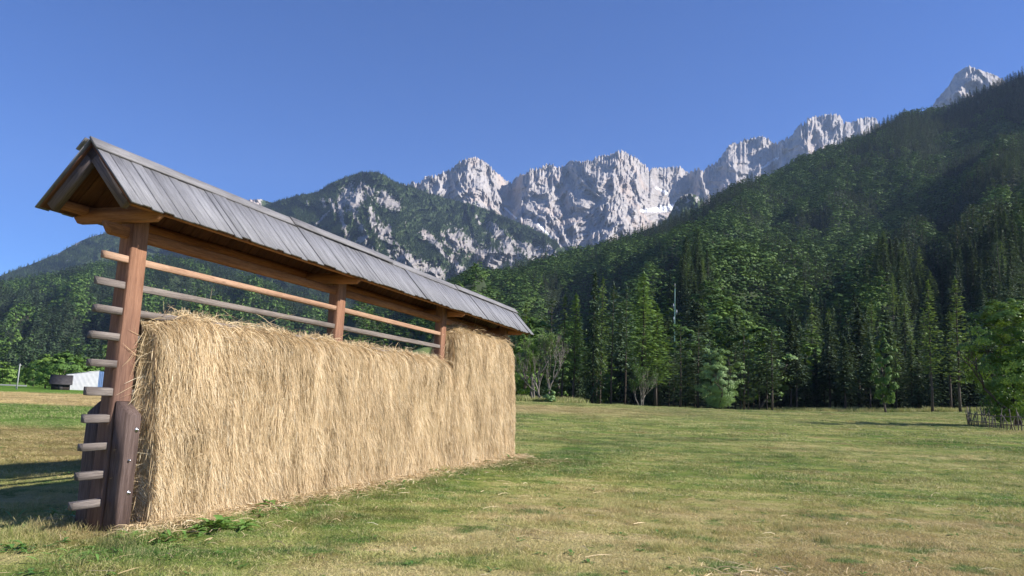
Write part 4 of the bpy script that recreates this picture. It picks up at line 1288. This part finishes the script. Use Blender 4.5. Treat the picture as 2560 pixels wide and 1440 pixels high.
# trees standing out at the wood's edge: (px, r, kind, height scale, width scale, label)
for px, r_, kd, sh, sw, nm, lb in [
        (1605, 122, 'lightlarch0', .97, 1.12, 'larch_tree', 'tallest pale green larch rising above the wood edge'),
        (1640, 124, 'lightlarch1', .74, 1.15, 'larch_tree', 'shorter larch leaning out right of the tallest larch'),
        (1528, 124, 'pine0', 1.05, 1.0, 'pine_tree', 'tall pine with a lit bare stem left of the tallest larch'),
        (1500, 133, 'larch2', 1.02, .9, 'larch_tree', 'larch behind the tall bare-stemmed pine'),
        (1562, 134, 'pine1', 1.1, .9, 'pine_tree', 'blue green pine between the bare-stemmed pine and the tallest larch'),
        (1480, 126, 'spruce0', 1.12, .9, 'spruce_tree', 'very dark spruce left of the bare-stemmed pine'),
        (1432, 124, 'lightlarch1', .82, .95, 'larch_tree', 'slender larch with visible stem right of the bare trees'),
        (1405, 126, 'larch0', .82, .9, 'larch_tree', 'second slender larch right of the bare trees'),
        (1372, 130, 'pine2', .95, 1.0, 'pine_tree', 'grey green pine behind the bare trees'),
        (1330, 126, 'broad1', .95, .9, 'broadleaf_tree', 'leafy broadleaf tree behind the half-dead tree'),
        (1300, 112, 'broad3', .72, .75, 'broadleaf_tree', 'low leafy tree at the end of the hay beside the roof tip'),
        (1700, 128, 'pine2', .72, 1.1, 'pine_tree', 'bushy pine at the foot of the tall mast'),
        (1745, 131, 'pine1', .76, 1.2, 'pine_tree', 'bushy pine right of the mast behind the round pale tree'),
        (1860, 130, 'pine2', .74, 1.15, 'pine_tree', 'bushy pine behind the right shoulder of the round pale tree'),
        (1930, 132, 'pine1', .74, 1.1, 'pine_tree', 'dark bushy pine right of the round pale tree'),
        (2215, 128, 'broad3', .90, .5, 'birch_tree', 'slim pale birch lit at its tip among dark spruces'),
        (2330, 124, 'larch2', .86, .85, 'larch_tree', 'dim larch with thin stem left of the fenced leafy tree'),
        (2400, 126, 'larch0', .88, .9, 'larch_tree', 'dim larch nearest the stick fence')]:
    x, y, z = at(px, r_)
    plant(kd, (x, y, z - .1), rng.uniform(0, 6.28), (sw, sw, sh), nm, lb)
# shade-making understorey along the wood's edge
g = np.random.default_rng(31)
for j in range(22):
    px = 1580 + j * 17 + g.uniform(-9, 9); r_ = float(rf_right(np.array([az_of(px)]))[0]) - 3 + g.uniform(-1, 3)
    if px < 1430: r_ -= 8
    x, y, z = at(px, r_); s = g.uniform(.38, .62)
    plant(random.choice(['pine2', 'pine2', 'spruce3', 'pine1']), (x, y, z - .1), g.uniform(0, 6.28), (s * 1.25, s * 1.25, s), 'young_conifer', 'young dark conifer filling the shady edge of the wood', 'tree', 'young conifers along the edge of the wood')

for j in range(70):
    px = 1290 + j * 19 + g.uniform(-9, 9); r_ = float(rf_right(np.array([az_of(px)]))[0]) + g.uniform(7, 24)
    x, y, z = at(px, r_); s = g.uniform(.42, .66)
    plant(random.choice(['spruce1', 'spruce3', 'spruce0', 'spruce2']), (x, y, z - .1), g.uniform(0, 6.28), (s * 1.4, s * 1.4, s), 'young_conifer', 'young dark conifer filling the shady edge of the wood', 'tree', 'young conifers along the edge of the wood')

# trees far left by the barn
farb = [broadleaf('field_tree', 9, 9.5, 60, 60, M['broad'], M['bark'], .06, .5, seed=95 + i, lod=True) for i in range(3)]
for j, (px, r_, h, w, lb) in enumerate([(110, 205, 1.05, 1.0, 'broad green tree left of the dark shed'), (150, 200, 1.12, 1.1, 'tallest green tree behind the dark shed'), (195, 215, 1.0, 1.1, 'green tree behind the white barn'), (235, 225, .95, 1.2, 'green tree behind the blue end of the barn'),
                                       (80, 240, .85, .9, 'small tree between the pole and the broad green tree'), (20, 300, .8, 1.1, 'small distant tree left of the pole'), (58, 290, .72, .9, 'small distant tree just right of the pole'), (-15, 260, .9, 1.2, 'distant tree cut by the left border'), (285, 230, .8, 1.3, 'tree half hidden behind the first post')]):
    single('field_tree', farb[j % 3], at(px, r_), lb, j * 1.3, None, (w * .9, w * .9, h * .82))
for j, (px, r_, h, w) in enumerate([(820, 150, .5, .6), (900, 158, .62, .7), (1095, 160, .7, .6), (1150, 150, .55, .6), (1215, 142, .6, .6), (1245, 120, .5, .5)]):
    single('bush', farb[j % 3], at(px, r_, 3.0 if px > 860 else .3), 'rounded bush on the grassy knoll beyond the rack', j * 1.9, 'bushes on the grassy knoll', (w, w, h))
# bushes glimpsed under the roof through the rack
for j, (px, r_, h, w, lb) in enumerate([(720, 92, .72, .8, 'bright bush seen through the first bay above the hay'), (765, 96, .62, .7, 'second bright bush seen through the first bay beside the middle post'), (690, 120, .8, 1.0, 'darker bush behind the bright ones in the first bay'),
                                       (990, 100, .66, .6, 'bright bush seen through the second bay above the hay'), (955, 104, .55, .5, 'small bush left of the bright one in the second bay'), (640, 130, .85, .9, 'bush far behind the hay in the first bay'), (560, 150, .9, 1., 'bush behind the hay in the middle of the first bay')]):
    single('bush', farb[(j + 1) % 3], at(px, r_, .0), lb, j * 2.1, None, (w, w, h))

# ------------------------------------------------------------------ barn, shed, poles, rail
def facing(px): a = az_of(px, 960); return np.array([math.sin(a), math.cos(a), 0]), np.array([math.cos(a), -math.sin(a), 0])


def box(mb, o, ax, ay, x0, x1, y0, y1, z0, z1):
    V = [o + ax*x + ay*y + K_*z for z in (z0, z1) for y in (y0, y1) for x in (x0, x1)]
    mb.add(V, [(0, 2, 3, 1), (4, 5, 7, 6), (0, 1, 5, 4), (2, 6, 7, 3), (0, 4, 6, 2), (1, 3, 7, 5)], None, np.array([[x, y, z] for z in (z0, z1) for y in (y0, y1) for x in (x0, x1)]))


def corrugated(mb, p0, dirx, L, z0, zf, n):
    """ribbed sheet wall from p0 along dirx, height zf(x)"""
    nrm = np.array([-dirx[1], dirx[0], 0]); V = []; 
    xs = []
    for i in range(n):
        xs += [(i / n, 0), ((i + .35) / n, 0), ((i + .5) / n, .06), ((i + .85) / n, .06)]
    xs.append((1., 0))
    for f, d in xs:
        for z in (z0, zf(f)): V.append(p0 + dirx * L * f + nrm * d + K_ * z)
    mb.add(V, [(2*i, 2*i+2, 2*i+3, 2*i+1) for i in range(len(xs) - 1)])


def simple(name, col, rough=.6, metal=0., nz=.0, ns=1.):
    t = NT(name)
    if nz:
        n = t.noise(t.pos(), ns, 5); t.col(t.mix(t.mr(n, .3, .7), [c * (1 - nz) for c in col], [min(1, c * (1 + nz)) for c in col]))
    else: t.col(col)
    t.b.inputs['Roughness'].default_value = rough; t.b.inputs['Metallic'].default_value = metal
    return t.m


M['white'] = simple('white sheet metal', (.72, .70, .71), .5, 0, .08, 1.5)
M['blue'] = simple('blue sheet metal', (.10, .16, .30), .5, 0, .12, 1.)
M['shedroof'] = simple('dark shingle roof', (.045, .04, .04), .8, 0, .4, 2.)
M['shedwall'] = simple('dark brown boards', (.035, .026, .022), .9, 0, .4, 3.)
M['concrete'] = simple('concrete', (.35, .35, .34), .9, 0, .15, 3.)
M['green'] = simple('green painted mast', (.14, .26, .22), .5, 0, .1, 2.)
M['dull'] = simple('dull grey rail', (.17, .175, .18), .9)
M['galv'] = simple('galvanised steel', (.42, .43, .44), .45, .6)
fw, rt = facing(190)
bx, by, bz = at(159, 185)
bo = np.array([bx, by, bz])
barn = empty('barn', tuple(bo), 'long white sheet metal barn with a blue end, behind the dark shed', 'barn')
mb = MB(); corrugated(mb, np.zeros(3), rt, 5.9, -.3, lambda f: 3.1 + 1.0 * f, 26)
mb.build('wall', M['white'], barn)
rt2 = unit(rt + fw * .35)
mb = MB(); corrugated(mb, rt * 5.9, rt2, 9.0, -.3, lambda f: 4.1 - .5 * f, 26); mb.build('end_wall', M['blue'], barn)
mb = MB(); mb.add([np.array([0, 0, 3.12]) - rt*.2, rt*6.0 + K_*4.14, rt*6.0 + fw*9 + K_*4.14, -rt*.2 + fw*9 + K_*3.12, np.array([0, 0, 3.22]) - rt*.2, rt*6.0 + K_*4.24, rt*6.0 + fw*9 + K_*4.24, -rt*.2 + fw*9 + K_*3.22], [(0, 3, 2, 1), (4, 5, 6, 7), (0, 1, 5, 4), (1, 2, 6, 5), (2, 3, 7, 6), (3, 0, 4, 7)])
mb.build('roof', M['galv'], barn)
mb = MB(); box(mb, np.zeros(3), rt, fw, .02, 5.8, 8.6, 8.8, -.3, 3.1); box(mb, np.zeros(3), rt, fw, -.02, .10, .1, 8.8, -.3, 3.1); mb.build('back_wall', M['white'], barn)
# shed
bx, by, bz = at(147, 178); so = np.array([bx, by, bz])
shed = empty('shed', tuple(so), 'small dark wooden shed with a shingle roof beside the white barn', 'shed')
mb = MB(); box(mb, np.zeros(3), rt, fw, -1.6, 1.6, 0, 3.2, -.3, 1.35); mb.add([rt*-1.6 + K_*1.35, rt*-1.6 + fw*3.2 + K_*1.35, rt*-1.6 + fw*1.6 + K_*2.8, rt*1.6 + K_*1.35, rt*1.6 + fw*3.2 + K_*1.35, rt*1.6 + fw*1.6 + K_*2.8], None, [(0, 2, 1), (3, 4, 5)])
w_ = mb.build('wall', M['shedwall'], shed)
mb = MB(); box(mb, np.zeros(3), rt, fw, -.4, .4, -.03, .02, -.2, 1.2); mb.build('door', M['shedroof'], shed)
mb = MB()
for sg in (0, 1):
    a = fw * (-.4 if sg == 0 else 3.6) + K_ * 1.05; b = fw * 1.6 + K_ * 2.9
    mb.add([a - rt*2, a + rt*2, b + rt*2, b - rt*2, a - rt*2 + K_*.08, a + rt*2 + K_*.08, b + rt*2 + K_*.08, b - rt*2 + K_*.08], [(0, 3, 2, 1), (4, 5, 6, 7), (0, 1, 5, 4), (1, 2, 6, 5), (2, 3, 7, 6), (3, 0, 4, 7)])
mb.build('roof', M['shedroof'], shed)
# concrete pole
px_, py_, pz_ = at(38, 165); pole = empty('utility_pole', (px_, py_, pz_), 'thin pale concrete pole left of the field trees', 'pole')
mb = MB(); mb.tube([(0, 0, -.3), (0, 0, 2.5), (.02, 0, 4.6)], [.13, .11, .08], 8); mb.build('shaft', M['concrete'], pole, True)
mb = MB(); box(mb, np.zeros(3), rt, fw, -.25, .25, -.04, .04, 4.3, 4.38); mb.build('crossarm', M['galv'], pole)
# guard rail of the road
gr_ = empty('guard_rail', at(28, 172), 'long grey guard rail beside the road at the left border', 'guard rail')
mb = MB(); mb.beam(-rt * 14 + K_ * .72, rt * 2.2 + K_ * .70, fw, .08, .26, .02); mb.build('rail', M['dull'], gr_)
for x in np.arange(-13.5, 2.2, 2.8):
    mb = MB(); box(mb, rt * x, rt, fw, -.06, .06, .05, .17, -.3, .68); mb.build('post', M['galv'], gr_)
# mast
mx_, my_, mz_ = at(1684, 150)
mast = empty('radio_mast', (mx_, my_, 2.), 'slim green antenna mast rising before the wooded hill', 'mast')
mb = MB(); mb.tube([(0, 0, -1.), (0, 0, 14), (0, 0, 19.5), (0, 0, 22.)], [.15, .12, .09, .07], 10); mb.build('shaft', M['green'], mast, True)
mb = MB(); mb.tube([(0, 0, 22.), (0, 0, 23.)], [.04, .03], 6)
mb.build('antenna', M['galv'], mast)
for z_, a_ in ((17.4, 0), (18.6, 2.), (16.0, 4.1)):
    mb = MB(); d_ = np.array([math.cos(a_), math.sin(a_), 0]); mb.tube([(0, 0, z_), d_ * .35 + K_ * z_], [.03, .03], 5); mb.beam(d_ * .38 + K_ * (z_ - .5), d_ * .38 + K_ * (z_ + .5), V_, .16, .1, .02); mb.build('panel_antenna', M['galv'], mast)

# stick fence round the leafy tree
fx = [at(p, r)[:2] for p, r in ((2418, 61), (2455, 57.5), (2500, 55), (2550, 53), (2600, 52), (2660, 51))]
fence = empty('stick_fence', (*fx[0], gz1(*fx[0])), 'rough fence of upright sticks around the leafy tree at the right', 'fence')
fo = np.array([*fx[0], gz1(*fx[0])])
g = np.random.default_rng(44)
pts = []
for a, b in zip(fx[:-1], fx[1:]):
    a, b = np.array(a), np.array(b); n = int(np.linalg.norm(b - a) / .30)
    for i in range(n): pts.append(a + (b - a) * i / n)
# side going away at the left corner
a = np.array(fx[0]); dirb = unit(np.array([a[0], a[1]])); pts += [a + dirb * .3 * i for i in range(1, 10)]
for p in pts:
    z = gz1(*p); h = g.uniform(.85, 1.45); b0 = np.array([p[0], p[1], z - .1]) - fo
    mb = MB(); mb.tube([b0, b0 + np.array([g.normal(0, .06), g.normal(0, .06), h * .5]), b0 + np.array([g.normal(0, .09), g.normal(0, .09), h])], [.032, .028, .018], 5)
    mb.build('stick', M['fencewood'], fence)
for hz_ in (.35, .8):
    for a, b in zip(fx[:-1], fx[1:]):
        mb = MB(); A_ = np.array([*a, gz1(*a) + hz_ + g.uniform(-.05, .05)]) - fo; B_ = np.array([*b, gz1(*b) + hz_ + g.uniform(-.05, .05)]) - fo
        mb.tube([A_, (A_ + B_) / 2 + [0, 0, -.04], B_], [.03, .028, .026], 5); mb.build('crossbar', M['fencewood'], fence)

# ------------------------------------------------------------------ air
haze = MB(); box(haze, np.zeros(3), np.array([1., 0, 0]), np.array([0, 1., 0]), -7900, 7900, -7900, 7900, -4.5, 2250)
hm = bpy.data.materials.new('thin blue air'); hm.use_nodes = True; nt = hm.node_tree; nt.nodes.remove(nt.nodes['Principled BSDF'])
pv = nt.nodes.new('ShaderNodeVolumePrincipled'); pv.inputs['Color'].default_value = (.52, .70, 1., 1); pv.inputs['Density'].default_value = HAZE = 4.5e-5; pv.inputs['Anisotropy'].default_value = 0.1
nt.links.new(pv.outputs[0], nt.nodes['Material Output'].inputs['Volume'])
HAZE_ON = True
if HAZE_ON: tag(haze.build('haze', hm), kind='stuff')['label'] = 'thin blue summer haze filling the valley'

# ------------------------------------------------------------------ light
SAZ, SEL = R(97), R(34.2)
w = bpy.data.worlds.new('World'); SC.world = w; w.use_nodes = True
nt = w.node_tree; bg = nt.nodes['Background']
sky = nt.nodes.new('ShaderNodeTexSky'); sky.sky_type = 'NISHITA'; sky.sun_disc = False
sky.sun_elevation = SEL; sky.sun_rotation = SAZ
sky.altitude = 2500; sky.air_density = 1.0; sky.dust_density = .1; sky.ozone_density = 9.0
hs = nt.nodes.new('ShaderNodeHueSaturation'); hs.inputs['Saturation'].default_value = 1.10; hs.inputs['Hue'].default_value = .510
nt.links.new(sky.outputs[0], hs.inputs['Color']); nt.links.new(hs.outputs[0], bg.inputs[0]); bg.inputs[1].default_value = .088
sun = bpy.data.objects.new('sun', bpy.data.lights.new('sun', 'SUN')); COL.objects.link(sun)
sun.data.energy = 5.0; sun.data.angle = R(.53); sun.data.color = (1, .96, .90)
sd = Vector((math.sin(SAZ) * math.cos(SEL), math.cos(SAZ) * math.cos(SEL), math.sin(SEL)))
sun.rotation_euler = sd.to_track_quat('Z', 'Y').to_euler()
vs = SC.view_settings; vs.view_transform = 'Standard'; vs.look = 'None'; vs.gamma = 1; vs.exposure = 0.93
SC.cycles.max_bounces = 6; SC.cycles.diffuse_bounces = 3; SC.cycles.transmission_bounces = 4; SC.cycles.transparent_max_bounces = 8; SC.cycles.volume_bounces = 0
SC.cycles.sample_clamp_indirect = 6
SC.cycles.use_denoising = True
SC.cycles.denoiser = 'OPENIMAGEDENOISE'
SC.cycles.denoising_input_passes = 'RGB_ALBEDO_NORMAL'
SC.cycles.denoising_prefilter = 'ACCURATE'
